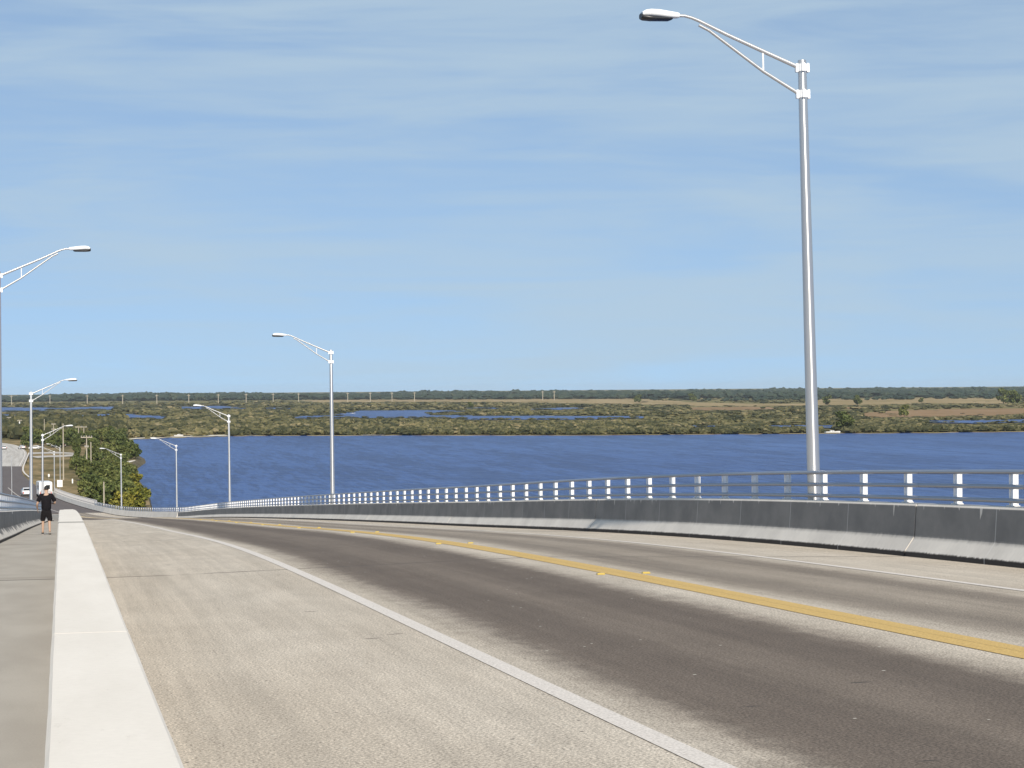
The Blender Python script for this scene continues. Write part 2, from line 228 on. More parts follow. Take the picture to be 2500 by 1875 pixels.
# ------------------------------------------------------------------ building helpers
def tag(o, label=None, cat=None, group=None, kind=None):
    if label: o['label'] = label
    if cat: o['category'] = cat
    if group: o['group'] = group
    if kind: o['kind'] = kind
    return o
def empty(name, loc, rz=0.0, ry=0.0):
    o = bpy.data.objects.new(name, None); COL.objects.link(o); o.location = loc; o.rotation_euler = (0, ry, rz); return o
def link(name, me, m, parent=None):
    if m is not None and not me.materials: me.materials.append(m)
    o = bpy.data.objects.new(name, me); COL.objects.link(o)
    if parent: o.parent = parent
    return o
class MB:
    def __init__(s): s.v, s.f, s.j = [], [], []
    def add(s, v, f):
        n = len(s.v); s.v += [tuple(map(float, p)) for p in v]; s.f += [tuple(i+n for i in q) for q in f]; return s
    def box(s, a, b):
        (x0, y0, z0), (x1, y1, z1) = a, b
        return s.add([(x0,y0,z0),(x1,y0,z0),(x1,y1,z0),(x0,y1,z0),(x0,y0,z1),(x1,y0,z1),(x1,y1,z1),(x0,y1,z1)], [(3,2,1,0),(4,5,6,7),(0,1,5,4),(1,2,6,5),(2,3,7,6),(3,0,4,7)])
    def tube(s, pts, rad, n=8, caps=True):
        pts = [Vector(p) for p in pts]; rad = rad if isinstance(rad, (list, tuple)) else [rad]*len(pts); vs, fs = [], []
        for i, p in enumerate(pts):
            t = (pts[min(i+1, len(pts)-1)]-pts[max(i-1, 0)]).normalized(); a = t.cross(Vector((0, 0, 1)) if abs(t.z) < 0.9 else Vector((1, 0, 0))).normalized(); b = t.cross(a)
            vs += [p + (a*math.cos(2*math.pi*k/n)+b*math.sin(2*math.pi*k/n))*rad[i] for k in range(n)]
        for i in range(len(pts)-1):
            for k in range(n): fs.append((i*n+k, i*n+(k+1) % n, (i+1)*n+(k+1) % n, (i+1)*n+k))
        if caps: fs += [tuple(range(n)), tuple(reversed(range((len(pts)-1)*n, len(pts)*n)))]
        return s.add(vs, fs)
    def rings(s, rs, caps=True):
        n = len(rs[0]); vs = [p for r in rs for p in r]; fs = []
        for i in range(len(rs)-1):
            for k in range(n): fs.append((i*n+k, i*n+(k+1) % n, (i+1)*n+(k+1) % n, (i+1)*n+k))
        if caps: fs += [tuple(reversed(range(n))), tuple(range((len(rs)-1)*n, len(rs)*n))]
        return s.add(vs, fs)
    def mesh(s, name, smooth=False, bevel=0.0):
        me = bpy.data.meshes.new(name); me.from_pydata(s.v, [], s.f); bm = bmesh.new(); bm.from_mesh(me)
        bmesh.ops.recalc_face_normals(bm, faces=bm.faces)
        if bevel:
            bmesh.ops.remove_doubles(bm, verts=bm.verts, dist=1e-5)
            bmesh.ops.bevel(bm, geom=[e for e in bm.edges if len(e.link_faces) == 2 and e.calc_face_angle(0) > 0.5], offset=bevel, segments=2, affect='EDGES', clamp_overlap=True)
        for f in bm.faces: f.smooth = smooth
        bm.to_mesh(me); bm.free()
        if smooth: me.set_sharp_from_angle(angle=R(40))
        return me
    def build(s, name, m, parent=None, smooth=False, bevel=0.0): return link(name, s.mesh(name, smooth, bevel), m, parent)
def np_mesh(name, v, f, m, parent=None, jit=None, st=None, smooth=False):
    v = np.asarray(v, np.float32); f = np.asarray(f, np.int32); k = f.shape[1]; me = bpy.data.meshes.new(name)
    me.vertices.add(len(v)); me.vertices.foreach_set('co', v.ravel()); me.loops.add(f.size); me.loops.foreach_set('vertex_index', f.ravel())
    me.polygons.add(len(f)); me.polygons.foreach_set('loop_start', np.arange(0, f.size, k, dtype=np.int32))
    me.polygons.foreach_set('use_smooth', np.full(len(f), smooth))
    if jit is not None: me.attributes.new('jit', 'FLOAT', 'POINT').data.foreach_set('value', np.asarray(jit, np.float32))
    if st is not None: me.attributes.new('st', 'FLOAT_VECTOR', 'POINT').data.foreach_set('vector', np.asarray(st, np.float32).ravel())
    me.update(calc_edges=True); me.validate(); return link(name, me, m, parent)

# ------------------------------------------------------------------ the road's line and level
def pchip(kx, ky):
    kx, ky = np.array(kx, float), np.array(ky, float); h = np.diff(kx); d = np.diff(ky)/h; m = np.zeros(len(kx)); m[0], m[-1] = d[0], d[-1]
    for i in range(1, len(kx)-1):
        if d[i-1]*d[i] > 0:
            w1, w2 = 2*h[i]+h[i-1], h[i]+2*h[i-1]; m[i] = (w1+w2)/(w1/d[i-1]+w2/d[i])
    def fn(x):
        x = np.asarray(x, float); i = np.clip(np.searchsorted(kx, x)-1, 0, len(kx)-2); t = (x-kx[i])/h[i]
        return (2*t**3-3*t**2+1)*ky[i]+(t**3-2*t**2+t)*h[i]*m[i]+(-2*t**3+3*t**2)*ky[i+1]+(t**3-t**2)*h[i]*m[i+1]
    return fn
ZR = pchip([-60, -20, 0, 10.8, 37.5, 75, 112.5, 150, 187.5, 225, 262.5, 321, 400, 450, 520, 700, 1300], [0.1, -1.05, -1.72, -2.1, -3.08, -5.08, -7.18, -9.34, -11.55, -13.85, -16.2, -19.0, -20.6, -21.25, -21.6, -21.7, -21.7])
EX = pchip([-60, 225, 250, 275, 300, 321, 340, 400, 460, 515, 560, 616, 730, 850, 950, 1050, 1300], [13.65, 13.64, 13.2, 11.6, 8.9, 6.3, 4.2, -2.0, -6.5, -10.3, -12.9, -14.3, -15.2, -21, -38, -68, -175])
def P(Y, u, dz=0.0):
    Y = np.asarray(Y, float); cx = EX(Y)-6.65; sl_ = (EX(Y+0.5)-EX(Y-0.5)); n = 1/np.sqrt(1+sl_**2)
    return np.stack([cx+(u-7.0)*n, Y-(u-7.0)*sl_*n, ZR(Y)+dz+0*Y], -1)
def heading(Y): return -math.atan(float(EX(Y+0.5)-EX(Y-0.5)))*-1 * -1
def crown(u): return 0.024*(6.3-abs(u-7.2)) if 0.4 < u < 13.7 else 0.0
def steps(a, b, d): return np.linspace(a, b, max(2, int(round((b-a)/d))+1))
def sheet(name, us, Ys, dz, m, kind='structure', parent=None, cr=True):
    pts, st = [], []
    for u in us: pts.append(P(Ys, u, dz+(crown(u) if cr else 0))); st.append(np.stack([0*Ys+u, Ys, 0*Ys], -1))
    nu, ny = len(us), len(Ys); f = [(i*ny+j, (i+1)*ny+j, (i+1)*ny+j+1, i*ny+j+1) for i in range(nu-1) for j in range(ny-1)]
    o = np_mesh(name, np.concatenate(pts), f, m, parent, st=np.concatenate(st))
    if kind: o['kind'] = kind
    return o
def sweep(name, prof, spans, m, parent=None, hbase=0.0, wob=0.0, smooth=False, drift=0.0):   # closed profile (u, h) carried along the road; one run per span
    vs, fs, st = [], [], []; n = len(prof); base = 0
    for (a, b, d) in spans:
        Ys = steps(a, b, d)
        for k, (u, h) in enumerate(prof):
            q = P(Ys, u, h)
            q[:, 0] += drift*np.clip(Ys, -20, 55)
            if wob: q[:, 0] += wob*(np.sin(Ys*1.7+k)+0.7*np.sin(Ys*4.1+2*k)+0.5*np.sin(Ys*9.3+k*k))*0.5
            vs.append(q); st.append(np.stack([Ys, 0*Ys+h-hbase, 0*Ys+u], -1))
        ny = len(Ys)
        for k in range(n):
            k2 = (k+1) % n
            for j in range(ny-1): fs.append((base+k*ny+j, base+k2*ny+j, base+k2*ny+j+1, base+k*ny+j+1))
        for j in (0, ny-1): fs.append(tuple(base+k*ny+j for k in range(n)))
        base += n*ny
    v = np.concatenate(vs); me = bpy.data.meshes.new(name); me.from_pydata(v.tolist(), [], fs)
    me.attributes.new('st', 'FLOAT_VECTOR', 'POINT').data.foreach_set('vector', np.concatenate(st).astype(np.float32).ravel())
    bm = bmesh.new(); bm.from_mesh(me); bmesh.ops.recalc_face_normals(bm, faces=bm.faces)
    for f in bm.faces: f.smooth = smooth
    bm.to_mesh(me); bm.free()
    if smooth: me.set_sharp_from_angle(angle=R(35))
    return link(name, me, m, parent)
WZ, LZ, GZ = -23.6, -23.4, -22.4      # water, marsh and causeway levels

# ------------------------------------------------------------------ water, land, sky-line ground
def flat(name, pts, z, m, kind='structure', label=None, cat=None):
    bm = bmesh.new(); r = delaunay_2d_cdt([Vector((p[0], p[1])) for p in pts], [], [list(range(len(pts)))], 1, 1e-4); vs = [bm.verts.new((p[0], p[1], z)) for p in r[0]]
    for f in r[2]: bm.faces.new([vs[i] for i in f])
    for f in bm.faces:
        f.normal_update()
        if f.normal.z < 0: f.normal_flip()
    me = bpy.data.meshes.new(name); bm.to_mesh(me); bm.free(); o = link(name, me, m); o['kind'] = kind
    if label: tag(o, label, cat)
    return o
BIG = 20000
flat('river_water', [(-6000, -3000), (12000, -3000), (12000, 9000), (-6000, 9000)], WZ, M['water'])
def wiggle(pts, amp, n):
    out = []
    for a, b in zip(pts[:-1], pts[1:]):
        for t in np.linspace(0, 1, n, endpoint=False): q = a+(b-a)*t; out.append(q+np.array([0, rng.normal()*amp, 0])*(1 if 0 < t else 0))
    return out+[pts[-1]]
shore_px = [(250,1085), (303,1073), (400,1068.5), (530,1064.5), (640,1063), (800,1062.5), (1100,1062), (1400,1062), (1700,1060), (2000,1057.5), (2240,1056), (2500,1053), (2700,1051)]
shore = [at(x, y, LZ) for x, y in shore_px]
land = wiggle(shore, 4.0, 9)+[np.array([5000, 1500, 0]), np.array([12000, 5000, 0]), np.array([BIG, 8900, 0]), np.array([BIG, BIG-10, 0]), np.array([-6500, BIG-10, 0]), np.array([-6000, 900, 0]), np.array([-300, 860, 0])]
flat('marsh_ground', land, LZ, M['marsh'])
bk = MB(); sh_ = [p for p in land if p[1] < 1500 and -200 < p[0] < 4000]
bk.add([(p[0], p[1], LZ) for p in sh_]+[(p[0], p[1]-3.0, WZ-0.15) for p in sh_], [(i, i+1, len(sh_)+i+1, len(sh_)+i) for i in range(len(sh_)-1) if np.hypot(*(sh_[i]-sh_[i+1])[:2]) < 3000])
bk.build('marsh_bank', M['tan'])['kind'] = 'structure'
def crop(pts, sc, ox, oy): return [(x/sc+ox, y/sc+oy) for x, y in pts]
C5 = lambda p: crop(p, 2.765, 0, 900); C6 = lambda p: crop(p, 2.458, 800, 900); C7 = lambda p: crop(p, 2.765, 1700, 900)
ponds = [C5([(-200,310),(240,311),(262,318),(380,317),(480,310),(620,317),(640,308),(910,307),(935,314),(1150,321),(1130,336),(800,341),(600,336),(480,346),(350,350),(200,352),(-200,350)]),
 C5([(-200,264),(250,262),(380,268),(560,261),(700,256),(790,258),(780,279),(560,276),(480,282),(380,278),(200,288),(-200,294)]),
 C5([(1200,258),(1300,255),(1450,252),(1620,258),(1700,265),(1600,272),(1480,270),(1300,273),(1210,270)]), C5([(1760,264),(1850,262),(2000,266),(1990,272),(1800,273)]),
 C5([(1940,326),(2100,319),(2330,321),(2330,336),(2000,335)]),
 C6([(110,270),(190,252),(600,250),(880,255),(700,264),(600,268),(615,280),(860,281),(900,285),(1300,283),(1900,287),(1925,298),(1500,305),(1200,307),(900,308),(700,298),(400,296),(100,298),(-60,292),(-60,280)]),
 C6([(1180,243),(1300,238),(1480,232),(1545,239),(1480,247),(1250,249)]), C6([(800,236),(1000,234),(1080,240),(900,243)]),
 C7([(470,388),(720,383),(945,386),(930,401),(720,405),(500,403)]), C7([(-40,385),(160,384),(180,391),(0,395),(-60,395)]), C7([(1535,356),(1700,352),(1900,352),(2300,343),(2300,361),(1900,374),(1560,368)])]
fields_t = [C6([(-100,188),(400,180),(1000,184),(1300,175),(1750,174),(2200,203),(2212,216),(1700,211),(1000,200),(300,200),(-100,203)]), C7([(-30,226),(350,236),(720,236),(800,206),(1300,200),(2050,200),(2100,236),(1500,234),(1200,246),(800,246),(400,252),(-30,250)]), C5([(2040,212),(2330,208),(2330,222),(2060,220)]), C5([(330,318-105),(480,318-106),(470,218),(340,219)])]
fields_r = [C7([(1130,300),(1350,284),(1700,272),(2400,266),(2400,298),(2000,316),(1600,324),(1200,330),(1120,318)]), C7([(-40,262),(300,257),(520,259),(540,272),(250,280),(-40,283)]), C7([(840,262),(1100,258),(1300,268),(1000,272)])]
def ground_poly(pts, z, n=5, amp=0.012):
    w = [at(x, y, z) for x, y in pts]; w = w+[w[0]]; out = []
    for a, b in zip(w[:-1], w[1:]):
        for t in np.linspace(0, 1, n, endpoint=False): q = a+(b-a)*t; out.append(q+(np.array([rng.normal()*3, rng.normal()*q[1]*amp*0.4, 0]) if t > 0 else 0))
    return out
for i, q in enumerate(ponds): flat('pond_water', ground_poly(q, LZ+0.15), LZ+0.22+0.02*i, M['water'])
for i, q in enumerate(fields_t): flat('sedge_field', ground_poly(q, LZ+0.11), LZ+0.07+0.015*i, M['tan'])
for i, q in enumerate(fields_r): flat('sedge_field', ground_poly(q, LZ+0.13), LZ+0.14+0.015*i, M['rust'])
flat('beach', [at(x, y, LZ+0.08) for x, y in [(314,1073),(350,1070),(400,1068.2),(470,1066),(560,1063.6),(640,1062.6),(560,1061.5),(470,1062.5),(430,1064),(400,1066),(330,1069),(316,1071)]], LZ+0.08, M['sand'])
flat('beach', [at(x, y, LZ+0.08) for x, y in [(880,1062.8),(940,1062.2),(930,1059.5),(905,1059.3)]], LZ+0.08, M['sand'])
# the causeway that carries the road ashore
cw_px = [(385,1262), (368,1240), (360,1205), (345,1180), (328,1162), (314,1140), (326,1128), (333,1122), (334,1112), (316,1094), (300,1078)]
cw = [at(x, y, GZ) for x, y in cw_px]; cw_top = [np.array([cw[0][0]-3, 352, 0])]+wiggle(cw, 1.2, 4)+[np.array([-40, 1020, 0]), np.array([-400, 1150, 0]), np.array([-420, 700, 0]), np.array([-75, 420, 0]), np.array([-60, 352, 0])]
flat('causeway_grass', cw_top, GZ, M['grass'])
bm = MB(); n = len(cw_top); cen = np.array([-30, 700, 0])
outer = [p+(p-cen)/np.linalg.norm((p-cen)[:2])*4.0 for p in cw_top]
bm.add([(p[0], p[1], GZ) for p in cw_top]+[(p[0], p[1], WZ-0.4) for p in outer], [(i, (i+1) % n, n+(i+1) % n, n+i) for i in range(n)])
bm.build('causeway_bank', M['mud'])['kind'] = 'structure'
flat('beach', [at(x, y, GZ+0.05) for x, y in [(303,1131),(320,1128),(331,1124.5),(330,1123),(322,1124),(306,1127)]], GZ+0.05, M['sand'])

# ------------------------------------------------------------------ roads and markings
YB = 332.0
near = np.concatenate([np.arange(-30, 60, 0.6), np.arange(60, YB+0.1, 2.0)])
sheet('bridge_roadway', [0.0, 1.5, 3.4, 5.0, 7.2, 9.0, 11.0, 12.5, 13.75], near, 0.0, M['road'])
sheet('sidewalk', [-2.0, -1.0, -0.01], near, 0.004, M['walk'], cr=False)
sweep('bridge_deck', [(-2.5, -0.25), (14.5, -0.25), (14.5, -0.55), (12.5, -1.6), (-0.5, -1.6), (-2.5, -0.55)], [(-30, YB, 6.0)], M['walk'])['kind'] = 'structure'
far1 = steps(YB, 616, 4.0); far2 = steps(616, 1300, 6.0)
sheet('approach_road', [-6.0, -3.0, 0.3, 3.5, 7.2, 11, 13.9], far1, -0.01, M['asphalt'])
sheet('distant_road', [-14.0, -8, -3.0, 0.3, 3.5, 7.2, 11, 13.9], far2, -0.005, M['pale'])
# road embankments down to the causeway grass
for nm, us, zs in (('roadside_grass', [13.9, 22.0], [-0.02, None]), ('roadside_grass', [-30.0, -5.95], [None, -0.03])):
    Ys = steps(YB, 640, 6.0); a, b = P(Ys, us[0], 0), P(Ys, us[1], 0)
    for q, dz in ((a, zs[0]), (b, zs[1])): q[:, 2] = GZ-0.3 if dz is None else q[:, 2]+dz
    k = len(Ys); np_mesh(nm, np.concatenate([a, b]), [(j, k+j, k+j+1, j+1) for j in range(k-1)], M['grass'])['kind'] = 'structure'
def line(u, w, spans, m, nm='road_marking'):
    Ys = near if spans is None else steps(*spans); return sheet(nm, [u-w/2, u+w/2], Ys, 0.005, m)
line(3.36, 0.16, None, M['white']); line(11.02, 0.15, None, M['white']); line(7.132, 0.21, None, M['yellow']); line(7.348, 0.21, None, M['yellow'])
def stripe(px, w, zoff=0.012, m='white', nm='road_marking'):       # a painted stripe on the far asphalt through photo points
    pts = []
    for x, y in px:
        z = -21.5
        for _ in range(6): q = at(x, y, z); z = float(ZR(min(q[1], 1290)))+zoff+0.02
        pts.append(np.array([q[0], q[1], z]))
    vs, fs = [], []
    for i, p in enumerate(pts):
        t = pts[min(i+1, len(pts)-1)]-pts[max(i-1, 0)]; nn = np.array([t[1], -t[0], 0])/np.hypot(t[0], t[1])*w/2; vs += [p-nn, p+nn]
    for i in range(len(pts)-1): fs.append((2*i, 2*i+1, 2*i+3, 2*i+2))
    np_mesh(nm, vs, fs, M[m])['kind'] = 'structure'
line(7.1, 0.14, (YB, 470, 4), M['white']); 
stripe([(71,1105),(66,1116),(60,1130),(56.5,1140),(56,1148),(60,1155),(72,1165)], 0.45); stripe([(82,1204),(96,1216)], 0.3)
stripe([(27,1151),(20,1161),(10,1176)], 0.45); stripe([(24,1157),(36,1164),(42,1171),(43,1175),(36,1178)], 0.6); stripe([(38,1189),(35,1194),(34,1199),(38,1207),(48,1216)], 0.5)
stripe([(9,1193),(25,1193.6)], 1.6); stripe([(9,1203),(25,1203.6)], 1.6)
line(13.2, 0.3, (620, 1000, 6), M['white'])
for pts in ([(78,1104.5),(140,1103),(183,1105.5),(182,1108),(140,1107),(100,1107.5),(78,1108.5)], [(70,1114),(105,1112.5),(140,1111.5),(182,1108.6),(178,1113.5),(150,1115.5),(120,1115.8),(92,1118)]):
    flat('side_road', [at(x, y, GZ+0.06) for x, y in pts], GZ+0.06, M['pale'])

# reflectors beside the double yellow line
ordw = ['nearest', 'second nearest', 'third nearest', 'fourth nearest', 'fifth nearest', 'sixth nearest', 'seventh nearest', 'eighth nearest']
mk = MB(); mk.rings([[(-.055,-.05,0),(.055,-.05,0),(.055,.05,0),(-.055,.05,0)], [(-.045,-.025,.022),(.045,-.025,.022),(.045,.025,.022),(-.045,.025,.022)]])
rm = mk.mesh('reflector_marker')
for k in range(8):
    Y = 26.6+12.4*k
    for s, u in (('left', 6.93), ('right', 7.56)):
        o = link('reflector_marker', rm, M['amber']); q = P(Y, u, crown(u)+0.004); o.location = q; o.rotation_euler = (0, 0, 0)
        tag(o, f'amber raised reflector on the {s} side of the double yellow line, {ordw[k]} pair', 'road reflector', 'amber reflectors along the yellow line')

# ------------------------------------------------------------------ walls and railings
def spans(a, b, d, gap=0.03):
    js = [10.7+21.3*k for k in range(-3, 20)]; cuts = [a]+[j for j in js if a < j < b]+[b]
    return [(p+gap/2, q-gap/2, d) for p, q in zip(cuts[:-1], cuts[1:])]
w = tag(sweep('concrete_wall', [(-0.052,-0.1), (-0.052,0.85), (-0.038,0.865), (0.322,0.865), (0.337,0.85), (0.375,0.33), (0.53,0.08), (0.53,-0.1)], spans(-20, YB, 0.35, 0.015), M['wall'], wob=0.0016, drift=-0.0046), 'low white concrete wall dividing the sidewalk from the roadway', 'barrier wall')
PR = lambda s, o: [(o+s*du, h) for du, h in ((0,-.12),(0,.075),(.18,.33),(.215,.84),(.25,.88),(.415,.88),(.43,.865),(.43,-.4))]
def post_mesh(s):
    b = MB(); b.box((-.055,-.03,0), (.055,.03,.525)); b.box((s*.055-.012,-.055,0), (s*.055+.012,.055,.51)); b.box((-.09,-.08,0), (.09,.08,.018)); return b.mesh('post', bevel=0.012)
PMR, PML = post_mesh(1), post_mesh(-1)
def rail_prof(u, h, rx, rz, n=10): return [(u+rx*math.cos(2*math.pi*k/n), h+rz*math.sin(2*math.pi*k/n)) for k in range(n)]
PS = lambda s, o: [(o+s*du, h) for du, h in ((0,-.12),(0,.06),(.215,.84),(.25,.88),(.415,.88),(.43,.865),(.43,-.4))]
def parapet(name, label, s, off, a, b, m, posts, pm, first, gap=0.03, prof=PR):
    root = tag(empty(name, tuple(P(a, off+s*0.3, 0.0))), label, 'bridge railing wall'); inv = Vector(root.location)
    def hold(o):
        o.parent = root; o.matrix_parent_inverse = Matrix.Translation(-inv); return o
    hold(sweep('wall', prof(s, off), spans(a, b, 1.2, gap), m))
    for h in (0.525, 0.30, 0.09): hold(sweep('rail', rail_prof(off+s*0.30, 0.88+h, 0.05, 0.037), [(p, q, 1.5) for p, q, _ in spans(a, b, 1, 0.012)], M['rail'], smooth=True))
    Ys = [y for y in np.arange(first, b-0.4, 2.0) if y > a+0.3]
    near_ = [y for y in Ys if y > posts]; parts = near_[:96]; rest = [y for y in Ys if y not in parts]
    def place(y): return P(y, off+s*0.362, 0.88), -math.atan(float(EX(y+.5)-EX(y-.5)))
    for y in parts:
        o = link('post', pm, M['cast']); q, hd = place(y); o.location = q; o.rotation_euler = (0, 0, hd); hold(o)
    if rest:
        mb = MB(); V0 = [tuple(v.co) for v in pm.vertices]; F0 = [tuple(p.vertices) for p in pm.polygons]
        for y in rest:
            q, hd = place(y); c, s_ = math.cos(hd), math.sin(hd); mb.add([(q[0]+x*c-yy*s_, q[1]+x*s_+yy*c, q[2]+z) for x, yy, z in V0], F0)
        o = mb.build('post', M['cast']); o['kind'] = 'stuff'; hold(o)
    return root
parapet('bridge_parapet', 'dark concrete bridge wall with metal railing along the right road edge', 1, 13.57, -20, 258, M['parR'], 26, PMR, 28.7-2*24, 0.045)
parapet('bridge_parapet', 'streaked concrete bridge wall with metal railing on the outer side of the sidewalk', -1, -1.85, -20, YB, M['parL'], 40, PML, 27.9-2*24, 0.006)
parapet('approach_parapet', 'pale concrete wall with metal railing curving left beyond the bridge end', 1, 13.57, 258.05, 346, M['parA'], 200, PMR, 259, 0.02, PS)
# beyond the railing the pale wall runs on alone, with a grey picket fence behind it
tag(sweep('roadside_wall', PS(1, 13.57), [(346.05, 432, 3)], M['parA']), 'pale concrete roadside wall at the foot of the bridge, beside the picket fence', 'barrier wall')
root = tag(empty('picket_fence', tuple(P(346.4, 14.35, 0))), 'grey metal picket fence behind the pale roadside wall', 'fence'); inv = Vector(root.location)
def into(o, root, inv): o.parent = root; o.matrix_parent_inverse = Matrix.Translation(-inv); return o
for h in (0.95, 1.55): into(sweep('fence_rail', rail_prof(14.35, h, .03, .03, 6), [(346.5, 425, 4)], M['galv']), root, inv)
mb = MB()
for y in np.arange(346.6, 425, 0.35):
    q = P(y, 14.35, 0); mb.box((q[0]-.03, q[1]-.05, q[2]-.3), (q[0]+.03, q[1]+.05, q[2]+1.62))
into(mb.build('picket_panel', M['galv']), root, inv)

# ------------------------------------------------------------------ street lamps
def lamp_parts():
    parts = {}
    H = 8.5
    b = MB(); b.tube([(0,0,-.28),(0,0,0),(0,0,2.8),(0,0,5.6),(0,0,H-.02),(0,0,H)], [.128,.127,.112,.097,.082,.078], 20); parts['pole'] = (b.mesh('pole', True), 'alu')
    b = MB(); b.box((-.1,-.22,-.31), (.22,.22,-.28)); parts['base_plate'] = (b.mesh('base_plate'), 'alu')
    b = MB(); b.box((-.04,-.36,-1.3), (.36,.36,-.31)); parts['pedestal'] = (b.mesh('pedestal', bevel=.02), 'wall')
    b = MB(); b.tube([(-.05,0,H-.15),(-.79,0,H+.17),(-1.5,0,H+.48),(-2.05,0,H+.74),(-2.2,0,H+.80),(-2.34,0,H+.835),(-2.6,0,H+.84)], [.042,.04,.036,.032,.031,.03,.03], 12); parts['arm'] = (b.mesh('arm', True), 'alu2')
    b = MB(); b.tube([(-.05,0,H-.67),(-.79,0,H-.22),(-1.86,0,H+.56),(-2.06,0,H+.66)], [.034,.031,.028,.028], 10); parts['brace'] = (b.mesh('brace', True), 'alu2')
    b = MB(); b.tube([(-.79,0,H-.21),(-.79,0,H+.16)], .02, 8); parts['strut'] = (b.mesh('strut', True), 'cast')
    cl = []
    for z in (H-.15, H-.66):
        b = MB(); b.tube([(0,0,z-.075),(0,0,z+.075)], .10, 16); b.box((-.14,-.04,z-.085), (-.08,.04,z+.085)); b.box((.085,-.05,z-.09), (.135,.05,z+.09)); b.box((-.05,-.135,z-.075), (.02,-.08,z+.085)); cl.append((b.mesh('clamp', bevel=.008), 'cast'))
    def ring(x, w, zt, zb, n=16, pw=2.6):
        r = []
        for k in range(n):
            a = 2*math.pi*k/n; c, s = math.cos(a), math.sin(a); yy = w*math.copysign(abs(c)**(2/pw), c); zz = math.copysign(abs(s)**(2/pw), s); r.append((x, yy, (zt+zb)/2+zz*(zt-zb)/2))
        return r
    b = MB(); z0 = H+.84
    b.rings([ring(-2.45,.045,z0+.05,z0-.045), ring(-2.50,.07,z0+.06,z0-.055), ring(-2.68,.115,z0+.085,z0-.06), ring(-2.86,.15,z0+.11,z0-.05), ring(-3.02,.165,z0+.115,z0-.04), ring(-3.12,.15,z0+.10,z0-.035), ring(-3.19,.10,z0+.06,z0-.03)]); lum = (b.mesh('lamp_head', True), 'lamp')
    b = MB(); b.rings([ring(-2.60,.09,z0-.05,z0-.085), ring(-2.66,.125,z0-.045,z0-.105), ring(-3.0,.15,z0-.03,z0-.105), ring(-3.16,.14,z0+.0,z0-.095), ring(-3.215,.10,z0+.03,z0-.075)]); lens = (b.mesh('lens', True), 'lens')
    return parts, cl, lum, lens
LP, LC, LL, LN = lamp_parts()
def lamp(Y, u, side, label, lean=0.35, dz=0.88, yaw=0.0):
    # side +1: stands right of the road and reaches left; -1 the mirror of it (turned about)
    r = tag(empty('street_lamp', tuple(P(Y, u, dz)), (0 if side > 0 else math.pi)+yaw, R(-lean)), label, 'street lamp', 'lamps along the bridge and its approach')
    for nm, (me, m) in LP.items(): link(nm, me, M[m], r)
    for me, m in LC: link('clamp', me, M[m], r)
    h = link('lamp_head', LL[0], M[LL[1]], r); link('lens', LN[0], M[LN[1]], h); return r
lamp(37.5, 14.05, 1, 'tallest street lamp in view, rising behind the right railing above the water', 1.2)
lamp(112.5, 14.1, 1, 'second street lamp along the right railing, reaching left above the horizon', .3); lamp(187.5, 14.1, 1, 'third street lamp along the right railing, its arm below the horizon against the marsh', .3)
lamp(262.5, 14.2, 1, 'fourth street lamp on the right side, its arm end over the sandy beach', .3, yaw=.06); lamp(317, 14.4, 1, 'street lamp on the right side standing in front of the yellow green bush', .2, yaw=.1)
lamp(75, -2.52, -1, 'street lamp cut by the left edge, arm reaching right over the sky'); lamp(150, -2.8, -1, 'left side street lamp whose arm end stands just above the tree line'); lamp(225, -3.0, -1, 'left side street lamp rising behind the walking person, arm over dark trees')
def gpt(x, y, z=GZ): return at(x, y, z)
def lamp_at(x, y, z, side, label, yaw):
    q = gpt(x, y, z); r = tag(empty('street_lamp', tuple(q), (0 if side > 0 else math.pi)+yaw), label, 'street lamp', 'lamps along the bridge and its approach')
    for nm, (me, m) in LP.items():
        if nm != 'pedestal': link(nm, me, M[m], r)
    for me, m in LC: link('clamp', me, M[m], r)
    h = link('lamp_head', LL[0], M[LL[1]], r); link('lens', LN[0], M[LN[1]], h)
lamp_at(133, 1204, -20.4, 1, 'distant street lamp left of the white sign, arm reaching left over the pale road', .1); lamp_at(147, 1178, -21.9, 1, 'farthest street lamp, arm reaching left between the utility poles', .05)

# ------------------------------------------------------------------ poles and signs
def upole(x, yb, ytop, label, arms=(), z=GZ, r=0.16, m='wood', dark=None, group='wooden utility poles by the approach road', cat='utility pole', balls=False):
    q = gpt(x, yb, z); dist = FWD.dot(q); h = (yb-ytop)*dist/FPX; e = tag(empty('utility_pole', tuple(q)), label, cat, group)
    b = MB(); b.tube([(0,0,-.3),(0,0,h*.5),(0,0,h)], [r,r*.85,r*.65], 8); b.build('pole', M[m], e, True)
    for (zz, half, w_) in arms:
        b = MB(); b.box((-half, -.1-r, h-zz-.08*w_), (half, .02-r*0.6, h-zz+.08*w_)); a = b.build('crossarm', M[m], e)
        b = MB()
        for k in (-.9, -.45, .45, .9): b.tube([(half*k,-.2,h-zz+.08*w_),(half*k,-.2,h-zz+.08*w_+.35)], .07, 6)
        b.build('insulator_row', M['grey'], a)
    if dark:
        b = MB(); b.tube([(0,-.02,dark[0]*h),(0,-.02,dark[1]*h)], r*1.12, 8); b.build('dark_sleeve', M['wooddark'], e, True)
    if balls:
        b = MB(); b.tube([(0,-.35,h*.78),(0,-.35,h*.9)], [.3,.3], 10); b.build('transformer', M['lamp'], e, True)
    return e
upole(212, 1168, 1063, 'tall utility pole with a wide crossarm, in front of the shoreline trees', [(.5,1.45,1.5),(3.0,.5,1)], r=.2); upole(222.5, 1172, 1079, 'plain utility pole close behind the one with the wide crossarm', r=.17)
